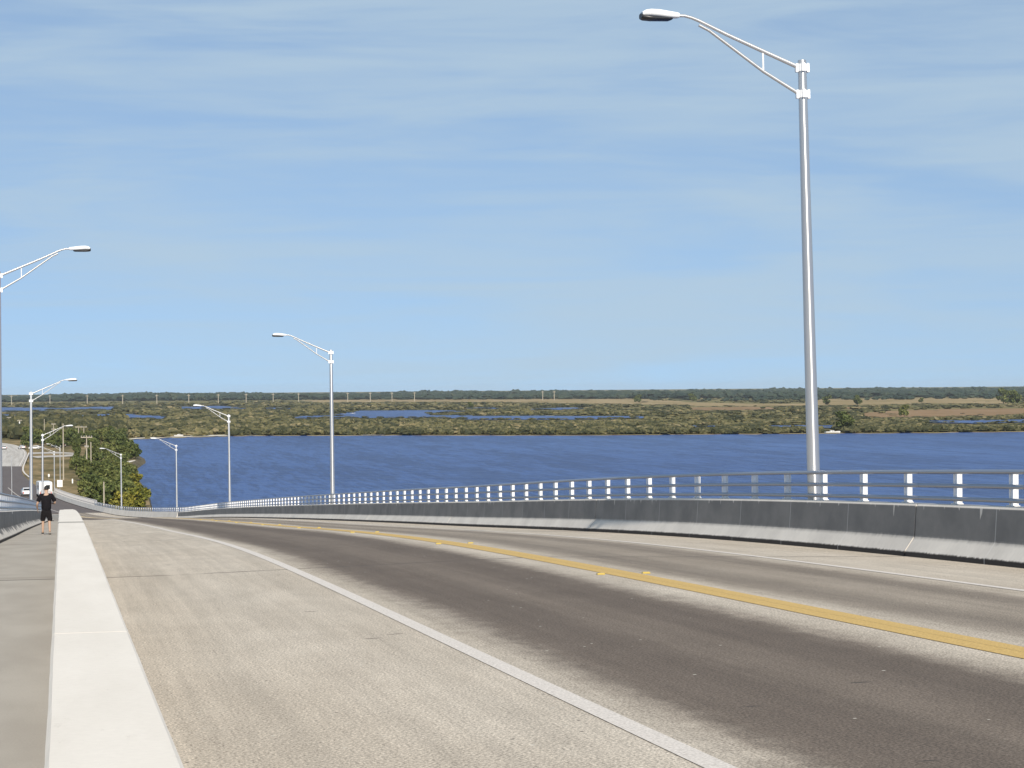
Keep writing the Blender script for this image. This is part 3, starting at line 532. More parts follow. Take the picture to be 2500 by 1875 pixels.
upole(192, 1084, 1041, 'left pole of the H-shaped pair among the trees', [(.3,1.3,1.5)], r=.22); upole(205, 1084, 1041, 'right pole of the H-shaped pair among the trees', [(.3,1.3,1.5)], r=.22)
upole(155, 1172, 1034, 'tallest pale pole left of the trees, beside the side road', r=.19); upole(131, 1084, 1034, 'pole with short crossarms behind the lamp arm, left of the tallest pale pole', [(.3,.9,1.4),(2.5,.9,1.4)], r=.2)
upole(108.5, 1080, 1023, 'slender pole rising out of the woods right of the lamp behind the person', r=.2); upole(48, 1066, 1025, 'utility pole with a pale transformer in the woods behind the road', [(.4,1.2,1.5)], r=.28, balls=True); upole(22, 1052, 1018, 'leaning grey pole in the woods, leftmost of the poles behind the road', [(.4,1.2,1.5)], r=.25)
upole(145, 1082, 1053, 'short pole with one crossarm among the trees behind the side road', [(.5,1.4,1.5)], r=.22)
upole(254, 1246, 1176, 'plain weathered post in the bushes just behind the approach railing', r=.15, z=-21.5, cat='post', group=None)
# bare pole in the road's median
q = at(29, 1213, -21.3); d = FWD.dot(q); h = (1213-1113)*d/FPX
e = tag(empty('bare_pole', tuple(q)), 'bare white pole without an arm, standing in the dark road', 'pole'); b = MB(); b.tube([(0,0,-.2),(0,0,h*.5),(0,0,h)], [.1,.085,.07], 10); b.build('pole', M['alu'], e, True); b = MB(); b.tube([(0,0,-.2),(0,0,.25)], .2, 10); b.build('base_flange', M['alu'], e)
def sign(x, yb, y0, y1, wpx, label, z=GZ):
    q = gpt(x, yb, z); d = FWD.dot(q); s = d/FPX; e = tag(empty('road_sign', tuple(q), -YAW*0.2), label, 'road sign')
    w2, h0, h1 = wpx*s/2, (yb-y1)*s, (yb-y0)*s
    b = MB(); b.tube([(0,.05,-.2),(0,.05,h0+.2)], .05*max(1, w2*1.2), 8); b.build('post', M['galv'], e)
    b = MB(); b.box((-w2,-.02,h0), (w2,.02,h1)); f = b.build('sign_panel', M['sign'], e, bevel=.015)
    if w2 > .4:
        b = MB()
        for k, (a, c) in enumerate(((.5,.55),(.66,.4),(.3,.5))): zz = h0+(h1-h0)*a; b.box((-w2*c,-.026,zz-.035), (w2*c,-.0205,zz+.035))
        b.build('lettering', M['ink'], f)
sign(146.3, 1212, 1172, 1189, 13, 'large white rectangular sign on a post at the foot of the bridge', -21.6); sign(119.3, 1170, 1157.5, 1164, 4, 'small white sign in the roadside grass beyond the motorhome'); sign(177, 1181, 1169, 1180, 3, 'narrow white marker at the end of the brown track')
# pylons far across the marsh
far_p = [(28,978),(122,981),(213,984),(299.5,984),(383,985),(461,984),(533,982),(601,981),(667,980),(729,978),(849,973),(904,974),(957,973),(1012,971),(1325,967),(1353,965)]
nth = ['leftmost','second','third','fourth','fifth','sixth','seventh','eighth','ninth','tenth','eleventh','twelfth','thirteenth','fourteenth','fifteenth','last']
b = MB(); b.tube([(0,0,-1),(0,0,9),(0,0,18)], [.75,.62,.5], 8); pmesh = b.mesh('pole', True); b = MB(); b.box((-2.6,-.8,15.6), (2.6,-.5,16.3)); amesh = b.mesh('crossarm')
for i, (x, y) in enumerate(far_p):
    q = at(x, y+(5 if x < 800 else 2), LZ); q = q*(min(1.0, 3900/np.linalg.norm(q[:2]))); q[2] = LZ
    e = tag(empty('power_pole', tuple(q), -YAW), f'pale power pole far across the marsh, {nth[i]} from the left along the line', 'power pole', 'power poles across the marsh'); link('pole', pmesh, M['wood'], e); link('crossarm', amesh, M['wood'], e)

# ------------------------------------------------------------------ vegetation
bmx = bmesh.new(); bmesh.ops.create_icosphere(bmx, subdivisions=2, radius=1.0); ICO_V = np.array([v.co[:] for v in bmx.verts]); ICO_F = np.array([[v.index for v in f.verts] for f in bmx.faces]); bmx.free()
def blobs(name, pts, rad, hgt, m, label, cat, base=0.25, rough=0.3, jmean=None):
    n = len(pts); k = len(ICO_V); v = ICO_V[None]*(1+rng.normal(0, rough, (n, k, 1))); a = rng.uniform(0, 6.28, n); c, s = np.cos(a)[:, None], np.sin(a)[:, None]
    x, y, z = v[:, :, 0], v[:, :, 1], v[:, :, 2]; rad, hgt = np.asarray(rad)[:, None], np.asarray(hgt)[:, None]
    X = pts[:, 0:1]+(x*c-y*s)*rad; Y = pts[:, 1:2]+(x*s+y*c)*rad*rng.uniform(.8, 1.3, (n, 1)); Z = pts[:, 2:3]+hgt*(base+(1-base)*.5+(1-base)*.5*z)-hgt*base*0.9
    jit = np.clip(rng.uniform(0, 1, n)[:, None]*.75+rng.normal(0, .16, (n, k))+.08, 0, 1)
    if jmean is not None: jit = np.clip(jmean[:, None]+rng.normal(0, .15, (n, k)), 0, 1)
    f = (ICO_F[None]+(np.arange(n)*k)[:, None, None]).reshape(-1, 3); o = np_mesh(name, np.stack([X, Y, Z], -1).reshape(-1, 3), f, m, jit=jit.ravel()); tag(o, label, cat, kind='stuff'); return o
def inside(px, poly):
    x, y = px[:, 0], px[:, 1]; r = np.zeros(len(px), bool); p = np.array(poly); j = len(p)-1
    for i in range(len(p)):
        (xi, yi), (xj, yj) = p[i], p[j]; c = ((yi > y) != (yj > y)) & (x < (xj-xi)*(y-yi)/(yj-yi+1e-12)+xi); r ^= c; j = i
    return r
def atn(px, z):
    d = RIGHT[None]*((px[:, :1]-PW/2)/FPX)+FWD[None]-UP[None]*((px[:, 1:]-PH/2)/FPX); return d*(z/d[:, 2:3])
def shore_y(x): return np.interp(x, [p[0] for p in shore_px], [p[1] for p in shore_px])
# mangroves over the marsh, thinned where it is open sedge or water
px = np.stack([rng.uniform(-250, 2780, 50000), rng.uniform(972, 1072, 50000)], -1); hz = 958-0.00803*px[:, 0]
dep = px[:, 1]-hz; sy = shore_y(np.clip(px[:, 0], 260, 2700)); ok = (px[:, 1] < sy-0.6) & (dep > 30) & ~((px[:, 0] < 300) & (px[:, 1] > 1042))
for q in ponds:
    pad = np.array(q); ok &= ~inside(px, pad) & ~inside(px+np.array([0, 1.2]), pad) & ~inside(px-np.array([0, 2.0]), pad)
for bx, hw in ((438, 12), (2033, 20)): ok &= ~((abs(px[:, 0]-bx) < hw) & (px[:, 1] > sy-5))
openf = np.zeros(len(px), bool)
for q in fields_t+fields_r: openf |= inside(px, q)
ok &= ~openf | (rng.uniform(0, 1, len(px)) < .03)
ok &= ~((px[:, 0] > 300) & (px[:, 0] < 560) & (px[:, 1] > sy-4.5) & (rng.uniform(0, 1, len(px)) < .85))
keep = np.where(dep > 88, 1.0, np.where(dep > 55, .75, .48)); ok &= rng.uniform(0, 1, len(px)) < keep
rt = np.clip((px[:, 0]-1100)/700, 0, 1); ok &= rng.uniform(0, 1, len(px)) > rt*np.where(px[:, 1] < sy-28, .6, .15)
# patchiness
ph = np.sin(px[:, 0]*.021+px[:, 1]*.23)+np.sin(px[:, 0]*.052-px[:, 1]*.41+1.3)+.8*np.sin(px[:, 0]*.009+2); ok &= (ph > -1.1) | (rng.uniform(0, 1, len(px)) < .35)
p1 = px[ok]; w1 = atn(p1, LZ); dd = w1[:, 1]; sc = np.clip(dd/1100, 1, 3.2); rad = rng.uniform(1.1, 2.9, len(p1))*sc**.75*np.where(p1[:, 0] < 700, 1.15, 1.0); hg = rng.uniform(1.3, 3.9, len(p1))*np.interp(p1[:, 0], [1100, 1800], [1.0, .72])*np.clip(sc**.22, 1, 1.4)*np.where(p1[:, 0] < 700, 1.15, 1.0)
hpx = hg*FPX/dd; cov = np.zeros(len(p1), bool)
for q in ponds:
    for k in (.35, .65, .95): cov |= inside(p1-np.stack([0*hpx, hpx*k], -1), q)
covf = np.zeros(len(p1), bool)
for q in fields_t+fields_r: covf |= inside(p1-np.stack([0*hpx, hpx*.8], -1), q)
hg = np.where(cov, hg*.22, np.where(covf, hg*.3, hg)); rad = np.where(cov, rad*.6, rad)
jm = np.clip(rng.beta(.8, 1.0, len(p1))*.92-.02+.12*np.sin(p1[:, 0]*.02+p1[:, 1]*.3), 0, 1)
blobs('mangrove_thicket', w1, rad, hg, M['mangrove'], 'low mangrove scrub spreading over the marsh across the water', 'scrub', base=.15, rough=.26, jmean=jm)
# fringe right on the far shore
xs = rng.uniform(560, 2650, 1500); fr = np.stack([xs, shore_y(xs)-rng.uniform(.2, 2.2, len(xs))], -1); fr = fr[(np.sin(xs*.11)+np.sin(xs*.037+1) > -.9)]
fr = fr[(abs(fr[:, 0]-2033) > 26)]
blobs('shore_mangroves', atn(fr, LZ), rng.uniform(1.2, 2.6, len(fr)), rng.uniform(1.4, 3.6, len(fr)), M['mangrove'], 'dark mangrove fringe at the edge of the far shore', 'scrub', base=.1, rough=.25, jmean=np.clip(rng.uniform(-.05, .5, len(fr)), 0, 1))
# fringes round the ponds
fp = []
for q in ponds:
    pts = np.array(q+[q[0]])
    for a, bb in zip(pts[:-1], pts[1:]):
        n = int(abs(bb[0]-a[0])/4)+1; t = rng.uniform(0, 1, n)[:, None]; fp.append(a+(bb-a)*t+np.stack([rng.normal(0, 2, n), rng.normal(-.3, .7, n)], -1))
fp = np.concatenate(fp); fp = fp[rng.uniform(0, 1, len(fp)) < .62]; wf = atn(fp, LZ)
blobs('pond_mangroves', wf, rng.uniform(1.6, 3.6, len(fp))*np.clip(wf[:, 1]/1500, .9, 1.8), rng.uniform(.5, 1.5, len(fp)), M['mangrove'], 'dark mangrove fringe round the marsh ponds', 'scrub', base=.1, rough=.25, jmean=np.clip(rng.uniform(-.1, .55, len(fp)), 0, 1))
# the far wood along the horizon, several rows deep
xs = rng.uniform(-2200, 3600, 8000); ys = np.interp(xs, [-400, 500, 1400, 2200], [5200, 4700, 3700, 3500])+rng.uniform(0, 1, len(xs))**1.3*3200+80*np.sin(xs*.004)+60*np.sin(xs*.013)
hh = rng.uniform(11, 17, len(xs))*(1+.14*np.sin(xs*.006)+.10*np.sin(xs*.021+2))*np.interp(ys, [3500, 5000, 8000], [.82, 1.12, 1.38]); hh = np.where(rng.uniform(0, 1, len(xs)) < .012, hh*1.22, hh)
blobs('far_woods', np.stack([xs, ys, 0*xs+LZ], -1), rng.uniform(7, 17, len(xs)), hh, M['forest'], 'dark line of woods along the whole horizon', 'woods', base=.3, rough=.22)
xs = rng.uniform(1000, 2600, 260); ys = 3050+rng.uniform(0, 1, len(xs))*500
blobs('scattered_woods', np.stack([xs, ys, 0*xs+LZ], -1), rng.uniform(4, 8, len(xs)), rng.uniform(4, 8, len(xs)), M['forest'], 'scattered dark trees in front of the horizon woods at right', 'woods', base=.25, rough=.25)
# wood on the left behind the road
px = np.stack([rng.uniform(-90, 305, 1500), rng.uniform(1030, 1085, 1500)], -1); lim = np.interp(px[:, 0], [-90, 0, 60, 130, 200, 305], [1064, 1068, 1077, 1084, 1078, 1070]); px = px[(px[:, 1] < lim)]
blobs('mangrove_wood', atn(px, LZ+.4), rng.uniform(2.0, 4.2, len(px)), rng.uniform(4.0, 8.0, len(px)), M['mangrove'], 'dense dark wood behind the curve of the road', 'woods', base=.15, rough=.28, jmean=np.clip(rng.uniform(-.1, .55, len(px)), 0, 1))

def crown_mesh(name, seed, W_, H_, nl, leaf, lobes=9, feather=False):
    r = np.random.default_rng(seed); cs = []
    for i in range(lobes):
        a = r.uniform(0, 6.28); q = r.uniform(.15, .62); z = r.uniform(.22, .86); k = 1-.5*abs(z-.45); cs.append((math.cos(a)*q*W_*k, math.sin(a)*q*W_*k, z*H_, r.uniform(.24, .42)*W_*k))
    cs.append((0, 0, H_*.72, W_*.34)); V_, F_, J = [], [], []
    for i in range(nl):
        c = cs[r.integers(len(cs))]; d = r.normal(size=3); d /= np.linalg.norm(d); d[2] *= (1.25 if feather else .85); p = np.array(c[:3])+d*c[3]*r.uniform(.55, 1.08)
        if p[2] < .03*H_: p[2] = .03*H_+r.uniform(0, .1)*H_
        a = r.normal(size=3)+d*.6; a /= np.linalg.norm(a); b = np.cross(a, r.normal(size=3)); b /= np.linalg.norm(b); cc = np.cross(a, b); l = leaf*r.uniform(.55, 1.35); wv = l*(.35 if feather else .7)
        n = len(V_); V_ += [p-b*l-cc*wv*.5, p+b*l*.1-cc*wv, p+b*l+cc*wv*.2, p-b*l*.2+cc*wv]; F_.append((n, n+1, n+2, n+3)); J += [min(1, max(0, r.normal(.45, .26)))]*4
    me = bpy.data.meshes.new(name); me.from_pydata([tuple(map(float, v)) for v in V_], [], F_); me.attributes.new('jit', 'FLOAT', 'POINT').data.foreach_set('value', np.array(J, np.float32)); return me
def trunk_mesh(seed, H_, r0):
    r = random.Random(seed); b = MB(); b.tube([(0,0,-.4),(r.uniform(-.1,.1),0,H_*.3),(r.uniform(-.2,.2),r.uniform(-.2,.2),H_*.7)], [r0,r0*.75,r0*.35], 7)
    for k in range(5):
        a = r.uniform(0, 6.28); z = H_*r.uniform(.15,.5); l = H_*r.uniform(.2,.4); b.tube([(0,0,z),(math.cos(a)*l*.5,math.sin(a)*l*.5,z+l*.4),(math.cos(a)*l,math.sin(a)*l,z+l*.75)], [r0*.45,r0*.3,r0*.12], 5)
    return b.mesh('trunk', True)
KIND = {'round': [crown_mesh('crown', 10+i, 2.9, 5.2, 1500, .34) for i in range(3)], 'tall': [crown_mesh('crown', 20+i, 2.3, 8.0, 1700, .36, 12, True) for i in range(3)], 'low': [crown_mesh('crown', 30+i, 3.0, 3.6, 1500, .30, 11) for i in range(3)]}
TR = {'round': trunk_mesh(1, 5.0, .16), 'tall': trunk_mesh(2, 8.0, .17), 'low': trunk_mesh(3, 3.4, .12)}
def tree(kind, q, s, m, label, cat='tree', name='shore_tree', group=None):
    e = tag(empty(name, tuple(q), random.uniform(0, 6.28)), label, cat, group); e.scale = (s*random.uniform(.9, 1.12), s*random.uniform(.9, 1.12), s*random.uniform(.88, 1.12))
    c = link('crown', KIND[kind][random.randrange(3)], None, e); link('trunk', TR[kind], M['bark'], e)
    if not c.data.materials: c.data.materials.append(M[m])
    c.material_slots[0].link = 'OBJECT'; c.material_slots[0].material = M[m]; return e
def scatter(poly, n, dmin, seed):
    r = np.random.default_rng(seed); p = np.array(poly); out = []
    for _ in range(9000):
        c = np.array([r.uniform(p[:, 0].min(), p[:, 0].max()), r.uniform(p[:, 1].min(), p[:, 1].max())])
        if inside(c[None], poly)[0] and all(abs(c[0]-o[0])+1.1*abs(c[1]-o[1]) > dmin for o in out): out.append(c)
        if len(out) >= n: break
    return out
for k, c in enumerate(scatter([(212,1228),(240,1240),(268,1246),(300,1246),(318,1210),(316,1165),(308,1140),(300,1112),(285,1088),(235,1090),(205,1112),(176,1128),(172,1152),(196,1165),(206,1200)], 62, 12, 3)):
    y = c[1]; tall = y < 1165 and c[0] < 255 and k % 2 == 0
    if tall: tree('tall', gpt(*c), random.uniform(.75, 1.05), 'leafd', 'dark feathery tall tree in the shoreline wood behind the utility poles', group='tall trees of the shoreline wood')
    elif k % 3 == 0: tree('low', gpt(*c), random.uniform(.9, 1.2), 'leafo', 'olive green rounded bush in the shoreline wood', 'bush', 'shore_bush', 'bushes of the shoreline wood')
    else: tree('round', gpt(*c), random.uniform(.85, 1.15), 'leafd' if k % 2 else 'leafo', 'round bushy tree in the shoreline wood right of the approach road', group='round trees of the shoreline wood')
for i, (x, y, s, kd, lb) in enumerate([(322,1241,1.15,'low','largest yellow green bush at the waterline right of the approach lamp'),(300,1248,.95,'low','low yellow green bush just behind the approach railing, nearest the bridge'),(343,1238,1.05,'low','yellow green bush leaning over the water, rightmost of its clump'),(326,1206,1.0,'round','yellow green tree behind the waterline bushes'),(306,1220,.95,'round','yellow green tree half hidden by the approach lamp')]):
    tree(kd, gpt(x, y), s, 'leafy', lb, 'bush', 'yellow_bush', 'yellow green bushes at the waterline')
for i, (x, y, s) in enumerate([(316,1112,1.35),(328,1117,1.1),(300,1098,1.3),(331,1119.5,.95),(324,1121,.8),(286,1090,1.2),(270,1086,1.3),(305,1120,.9)]):
    tree('round', gpt(x, y), s, 'leafd', 'dark round tree on the wooded point reaching into the water' if i < 2 else 'dark round tree along the shore behind the wooded point', group='trees on the wooded point' if i < 2 else 'trees behind the wooded point')
for c in scatter([(60,1092),(100,1090),(150,1096),(235,1086),(300,1080),(300,1070),(200,1076),(120,1082),(60,1080)], 40, 11, 8):
    tree('round', gpt(*c), random.uniform(.9, 1.4), 'leafd' if random.random() < .7 else 'leafo', 'dark bushy tree at the edge of the wood behind the side road', group='trees at the edge of the wood')
for i, (x, y, s, lb) in enumerate([(2019,989,2.0,'lone dark round tree in the tan sedge, nearest the tall lamp'),(2094,990,2.0,'broad dark tree in the tan sedge, right of the lone round one'),(2208,1019,1.5,'lone rust brown tree at the edge of the rust coloured sedge'),(2450,986,3.0,'large dark tree clump in the sedge near the right edge'),(2475,989,3.0,'dark tree in the sedge hard by the right edge'),(2250,984,1.2,'small lone tree far out in the tan sedge'),(1558,984,2.2,'lone dark tree at the far edge of the tan field, left of the tall lamp'),(1690,982,2.3,'lone dark tree in the tan field just left of the tall lamp'),(1148,998,1.3,'dark clump of mangrove standing in the middle of the marsh pond'),(2060,1052,1.9,'big grey green mangrove beside the white boat')]):
    tree('round', at(x, y, LZ), s*1.25, 'leafd' if i != 2 else 'leafo', lb, 'tree', 'marsh_tree')

# ------------------------------------------------------------------ vehicles and boats
def prism(prof, w0, w1=None, taper=None):   # side profile (y, z) given width at each point
    b = MB(); n = len(prof); ws = taper or [w0]*n; b.add([(-ws[i], p[0], p[1]) for i, p in enumerate(prof)]+[(ws[i], p[0], p[1]) for i, p in enumerate(prof)], [tuple(range(n)), tuple(range(n, 2*n))]+[(i, (i+1) % n, n+(i+1) % n, n+i) for i in range(n)]); return b
def car(q, rz, label, tall=False):
    e = tag(empty('parked_car' if False else 'car', tuple(q), rz), label, 'car', 'white cars on the far road'); k = 1.18 if tall else 1.0
    prof = [(-2.25,.32),(-2.28,.75),(-2.2,.98*k),(-1.95,1.05*k),(-1.55,1.46*k),(-.4,1.52*k),(.35,1.46*k),(1.05,1.03*k),(1.95,.92*k),(2.25,.72),(2.27,.34)]
    prism(prof, .9, taper=[.84,.9,.9,.88,.66,.64,.66,.86,.86,.84,.82]).build('body', M['car'], e, bevel=.05)
    for s in (-1, 1):
        for y in (-1.42, 1.4):
            b = MB(); b.tube([(s*.72,y,.33),(s*.93,y,.33)], .33, 14); w_ = b.build('wheel', M['tyre'], e); b = MB(); b.tube([(s*.9,y,.33),(s*.945,y,.33)], .19, 12); b.build('rim', M['galv'], w_)
        b = MB(); b.add([(s*.885,-1.6,1.08*k),(s*.885,.85,1.08*k),(s*.70,.25,1.40*k),(s*.69,-1.35,1.40*k)], [(0,1,2,3)]); b.build('side_window', M['glass'], e)
        b = MB(); b.box((s*.75-.13,-2.31,.72), (s*.75+.13,-2.24,.98)); b.build('tail_lamp', M['red'], e)
    b = MB(); b.add([(-.8,-1.97,1.09*k),(.8,-1.97,1.09*k),(.64,-1.62,1.42*k),(-.64,-1.62,1.42*k)], [(0,1,2,3)]); b.build('rear_window', M['glass'], e)
    b = MB(); b.add([(-.8,1.02,1.08*k),(.8,1.02,1.08*k),(.64,.42,1.43*k),(-.64,.42,1.43*k)], [(0,1,2,3)]); b.build('windscreen', M['glass'], e)
    b = MB(); b.box((-.88,-2.34,.28), (.88,-2.2,.6)); b.build('bumper', M['trim'], e)
def onroad(x, y):
    z = -21.5
    for _ in range(8): q = at(x, y, z); z = float(ZR(min(q[1], 1290)))+0.02
    return at(x, y, z)
car(onroad(64, 1212), .12, 'white sport utility car on the dark road, behind the left lamps', True)
car(onroad(53, 1096.5), .3, 'white car on the pale far road, at the bend of its white edge line'); car(onroad(8, 1098), .2, 'white car on the pale far road near the left edge of the view')
car(gpt(85, 1097), 1.2, 'white car at the roadside just right of the second left lamp'); car(gpt(139, 1092), 1.1, 'white car parked by the trees, left of the tallest pale pole'); car(gpt(150, 1091), .9, 'white car parked behind the tallest pale pole')
def motorhome(q, rz):
    e = tag(empty('motorhome', tuple(q), rz), 'white motorhome driving away behind the walking person', 'motorhome')
    prism([(-3.2,.55),(-3.2,3.0),(-3.05,3.15),(3.0,3.15),(3.5,2.9),(3.5,2.1),(2.6,2.05),(2.6,.55)], 1.25).build('body', M['car'], e, bevel=.08)
    prism([(2.62,.4),(2.62,2.0),(3.1,1.98),(3.7,1.25),(4.3,1.1),(4.4,.4)], 1.0).build('cab', M['car'], e, bevel=.05)
    b = MB(); b.box((-1.1,-3.26,.35), (1.1,-3.14,.7)); b.build('bumper', M['trim'], e); b = MB(); b.box((.05,-3.225,1.75), (.8,-3.19,2.55)); b.build('rear_window', M['glass'], e)
    b = MB(); b.box((-1.15,-3.215,.75), (1.15,-3.19,1.5)); b.build('rear_panel', M['grey'], e)
    for s in (-1, 1):
        b = MB(); b.box((s*1.254-.01,-1.5,1.7), (s*1.254+.01,.4,2.4)); b.build('side_window', M['glass'], e)
        b = MB(); b.box((s*1.05-.08,-3.24,.8), (s*1.05+.08,-3.19,1.15)); b.build('tail_lamp', M['red'], e)
        for y in (-1.9, 3.3): b = MB(); b.tube([(s*.85,y,.4),(s*1.15,y,.4)], .4, 14); b.build('wheel', M['tyre'], e)
motorhome(onroad(108, 1214), .11)
def boat(q, rz, L_, label):
    e = tag(empty('boat', tuple(q), rz), label, 'boat', 'white boats along the marsh'); rs = []
    for t in np.linspace(0, 1, 7):
        x = (t-.5)*L_; w_ = L_*.15*(1-max(0, t-.55)**1.6*3.2); w_ = max(w_, .04); hz_ = L_*.085*(1+.35*t); rs.append([(x,-w_,hz_),(x,-w_*.75,.15),(x,0,0.0),(x,w_*.75,.15),(x,w_,hz_)])
    MB().rings(rs).build('hull', M['car'], e); b = MB(); b.box((-L_*.16,-L_*.08,L_*.08), (L_*.06,L_*.08,L_*.16)); b.build('cabin', M['car'], e, bevel=.06); b = MB(); b.box((-L_*.12,-L_*.082,L_*.11), (L_*.03,-L_*.0795,L_*.145)); b.build('cabin_window', M['glass'], e)
boat(at(438, 1064.3, LZ+.08), .1, 6.0, 'white boat drawn up on the sandy beach at left'); boat(at(2033, 1057.0, LZ), .05, 8.0, 'white boat on the far shore right of the tall lamp'); boat(at(861, 1010, LZ+.04), .3, 5.5, 'small white boat on the pond left of the marsh island')

# ------------------------------------------------------------------ the walking person
def skin(name, nodes, edges, m, parent, sub=2, root=0):
    me = bpy.data.meshes.new(name); me.from_pydata([n[0] for n in nodes], edges, []); o = bpy.data.objects.new(name, me); COL.objects.link(o)
    sk = o.modifiers.new('s', 'SKIN'); sk.use_smooth_shade = True; d = me.skin_vertices[0].data
    for i, n in enumerate(nodes): d[i].radius = (n[1], n[2] if len(n) > 2 else n[1]); d[i].use_root = (i == root)
    ss = o.modifiers.new('d', 'SUBSURF'); ss.levels = ss.render_levels = sub
    dg = bpy.context.evaluated_depsgraph_get(); dg.update(); nm = bpy.data.meshes.new_from_object(o.evaluated_get(dg)); bpy.data.objects.remove(o)
    for p in nm.polygons: p.use_smooth = True
    nm.name = name; nm.materials.clear(); return link(name, nm, m, parent)
def person(q):
    e = tag(empty('person', tuple(q), .03), 'person in black t-shirt and shorts walking away on the sidewalk, head bowed', 'person')
    # y is the walking direction; left foot planted forward, right heel lifting behind
    B = [((0,0,.90),.13,.11),((0,.01,1.12),.14,.10),((0,.0,1.34),.15,.10),((0,.02,1.44),.065),((0,.05,1.50),.055),((0,.075,1.565),.075,.085),((0,.085,1.625),.075,.09),
         ((-.09,0,.86),.085),((-.115,.07,.50),.058),((-.12,.06,.40),.052),((-.12,.05,.30),.050),((-.125,.02,.09),.034),((-.13,.06,.045),.036),((-.135,.17,.03),.03),
         ((.09,0,.86),.085),((.105,.02,.50),.058),((.105,-.02,.40),.052),((.108,-.08,.30),.050),((.11,-.19,.13),.034),((.112,-.17,.065),.036),((.115,-.08,.03),.03),
         ((-.19,0,1.38),.062),((-.27,-.02,1.20),.048),((-.315,-.01,1.08),.043),((-.315,.09,.97),.037),((-.295,.16,.885),.026),
         ((.19,0,1.38),.062),((.275,-.01,1.20),.048),((.30,.02,1.10),.043),((.25,.16,1.08),.037),((.18,.27,1.09),.026)]
    E = [(0,1),(1,2),(2,3),(3,4),(4,5),(5,6),(0,7),(7,8),(8,9),(9,10),(10,11),(11,12),(12,13),(0,14),(14,15),(15,16),(16,17),(17,18),(18,19),(19,20),(2,21),(21,22),(22,23),(23,24),(24,25),(2,26),(26,27),(27,28),(28,29),(29,30)]
    # palms
    B += [((-.288,.19,.835),.03,.02),((.13,.34,1.10),.02,.03)]; E += [(25,31),(30,32)]
    body = skin('body', B, E, M['skin'], e)
    for hand, base_, dirs in (('L', Vector((-.285,.205,.805)), (Vector((.02,.05,-.06)), Vector((.03,.05,-.03)))), ('R', Vector((.115,.365,1.105)), (Vector((-.055,.05,.01)), Vector((-.05,.02,.035))))):
        side = Vector((0,1,0)) if hand == 'L' else Vector((0,0,1))
        for k, l in enumerate((.85,1.0,.95,.75)):
            p0 = base_+side*(.018*(k-1.5)); p1 = p0+dirs[0]*.6*l; p2 = p1+dirs[1]*.6*l; skin('finger', [(tuple(p0-dirs[0]*.3),.009),(tuple(p0),.009),(tuple(p1),.008),(tuple(p2),.007)], [(0,1),(1,2),(2,3)], M['skin'], body, 1)
        p0 = base_+side*.03-dirs[0]*.5; skin('thumb', [(tuple(p0),.011),(tuple(p0+side*.025+dirs[0]*.3),.010),(tuple(p0+side*.03+dirs[0]*.8),.008)], [(0,1),(1,2)], M['skin'], body, 1)
    for s in (-1, 1): skin('ear', [((s*.072,.075,1.555),.012,.02),((s*.082,.07,1.58),.01,.022),((s*.08,.07,1.60),.008,.014)], [(0,1),(1,2)], M['skin'], body, 1)
    skin('nose', [((0,.155,1.60),.010),((0,.175,1.575),.014)], [(0,1)], M['skin'], body, 1)
    for s in (-1, 1): b = MB(); b.tube([(s*.03,.150,1.615),(s*.03,.163,1.612)], [.012,.006], 8); b.build('eye', M['hair'], body)
    b = MB(); b.box((-.025,.150,1.545), (.025,.160,1.551)); b.build('mouth', M['bark'], body)
    skin('hair', [((0,.03,1.555),.062,.07),((0,.045,1.605),.083,.085),((0,.07,1.655),.080,.088),((0,.11,1.665),.06,.06)], [(0,1),(1,2),(2,3)], M['hair'], body)
    skin('t_shirt', [((0,0,.80),.185,.15),((0,.0,.98),.185,.15),((0,.0,1.14),.19,.145),((0,-.01,1.30),.185,.14),((0,.01,1.405),.10,.09),((-.19,-.005,1.375),.085),((-.255,-.015,1.235),.085),((-.29,-.02,1.15),.086),((.19,-.005,1.375),.085),((.26,-.01,1.235),.085),((.295,0,1.15),.086)], [(0,1),(1,2),(2,3),(3,4),(3,5),(5,6),(6,7),(3,8),(8,9),(9,10)], M['black'], e)
    skin('shorts', [((0,0,.98),.16,.135),((0,0,.80),.165,.14),((-.10,.025,.70),.085,.105),((-.122,.065,.54),.082,.095),((-.125,.07,.46),.085,.098),((.10,.005,.70),.085,.105),((.122,.015,.54),.082,.095),((.125,.015,.46),.085,.098)], [(0,1),(1,2),(2,3),(3,4),(1,5),(5,6),(6,7)], M['black2'], e)
    a = skin('shoe', [((-.125,.0,.06),.045),((-.128,.05,.05),.048),((-.135,.15,.04),.045,.04),((-.138,.21,.032),.036,.03)], [(0,1),(1,2),(2,3)], M['shoe'], e); b = MB(); b.box((-.175,-.045,.0), (-.09,.245,.022)); b.build('sole', M['sole'], a, bevel=.008)
    a = skin('shoe', [((.11,-.215,.10),.045),((.112,-.17,.075),.048),((.115,-.08,.042),.045,.04),((.117,-.03,.034),.036,.03)], [(0,1),(1,2),(2,3)], M['shoe'], e); b = MB(); b.add([(.07,-.265,.065),(.155,-.265,.065),(.155,-.08,.0),(.07,-.08,.0),(.155,.0,.0),(.07,.0,.0),(.07,-.265,.09),(.155,-.265,.09),(.155,-.08,.022),(.07,-.08,.022),(.155,.0,.022),(.07,.0,.022)], [(0,1,2,3),(3,2,4,5),(6,9,8,7),(9,11,10,8),(0,6,7,1),(1,7,8,2),(2,8,10,4),(4,10,11,5),(5,11,9,3),(3,9,6,0)]); b.build('sole', M['sole'], a)
    e.scale = (1.0, 1.0, 1.0); return e
person(P(74.0, -0.86, 0.006))

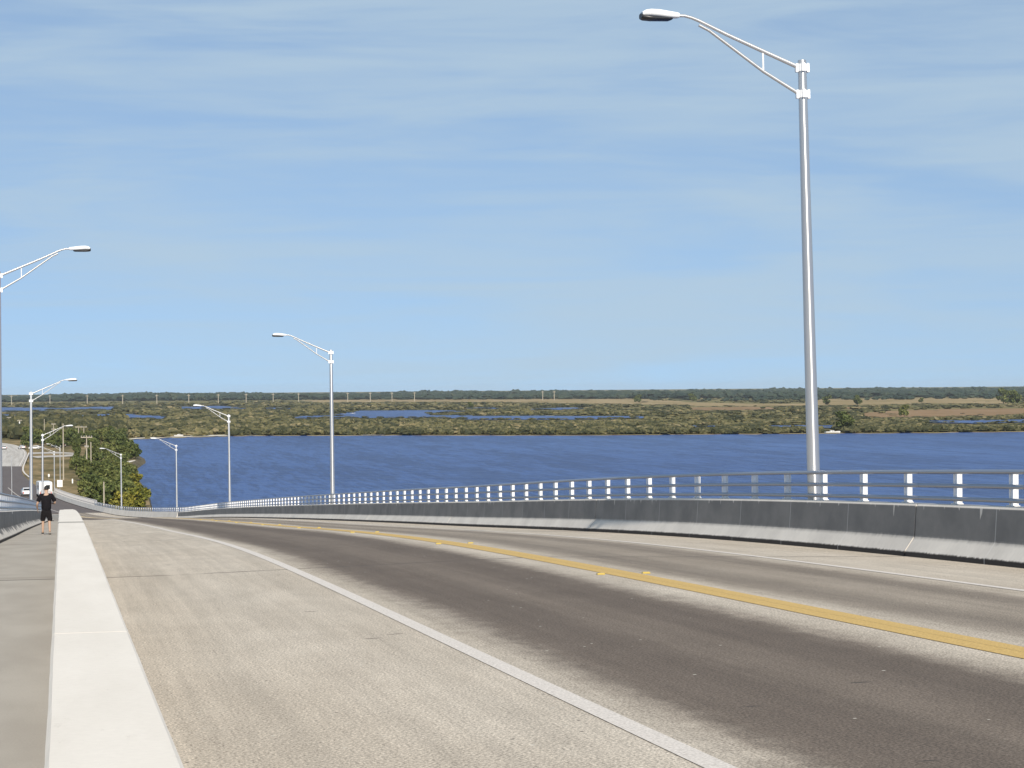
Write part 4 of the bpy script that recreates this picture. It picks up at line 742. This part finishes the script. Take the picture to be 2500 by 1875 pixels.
# ------------------------------------------------------------------ the air between here and the horizon
HAZE = 0.000035
hz_ = MB(); hz_.box((-3500, -60, WZ-1.5), (6000, 9500, 14.0)); hm = bpy.data.materials.new('pale_haze'); hm.use_nodes = True; nt = hm.node_tree; nt.nodes.clear()
o_ = N(nt, 'ShaderNodeOutputMaterial'); pv = N(nt, 'ShaderNodeVolumePrincipled', ins={'Density': HAZE, 'Anisotropy': 0.1}); pv.inputs['Color'].default_value = (0.86, 0.93, 1.0, 1); nt.links.new(pv.outputs[0], o_.inputs['Volume'])
hz_.build('haze', hm)['kind'] = 'stuff'
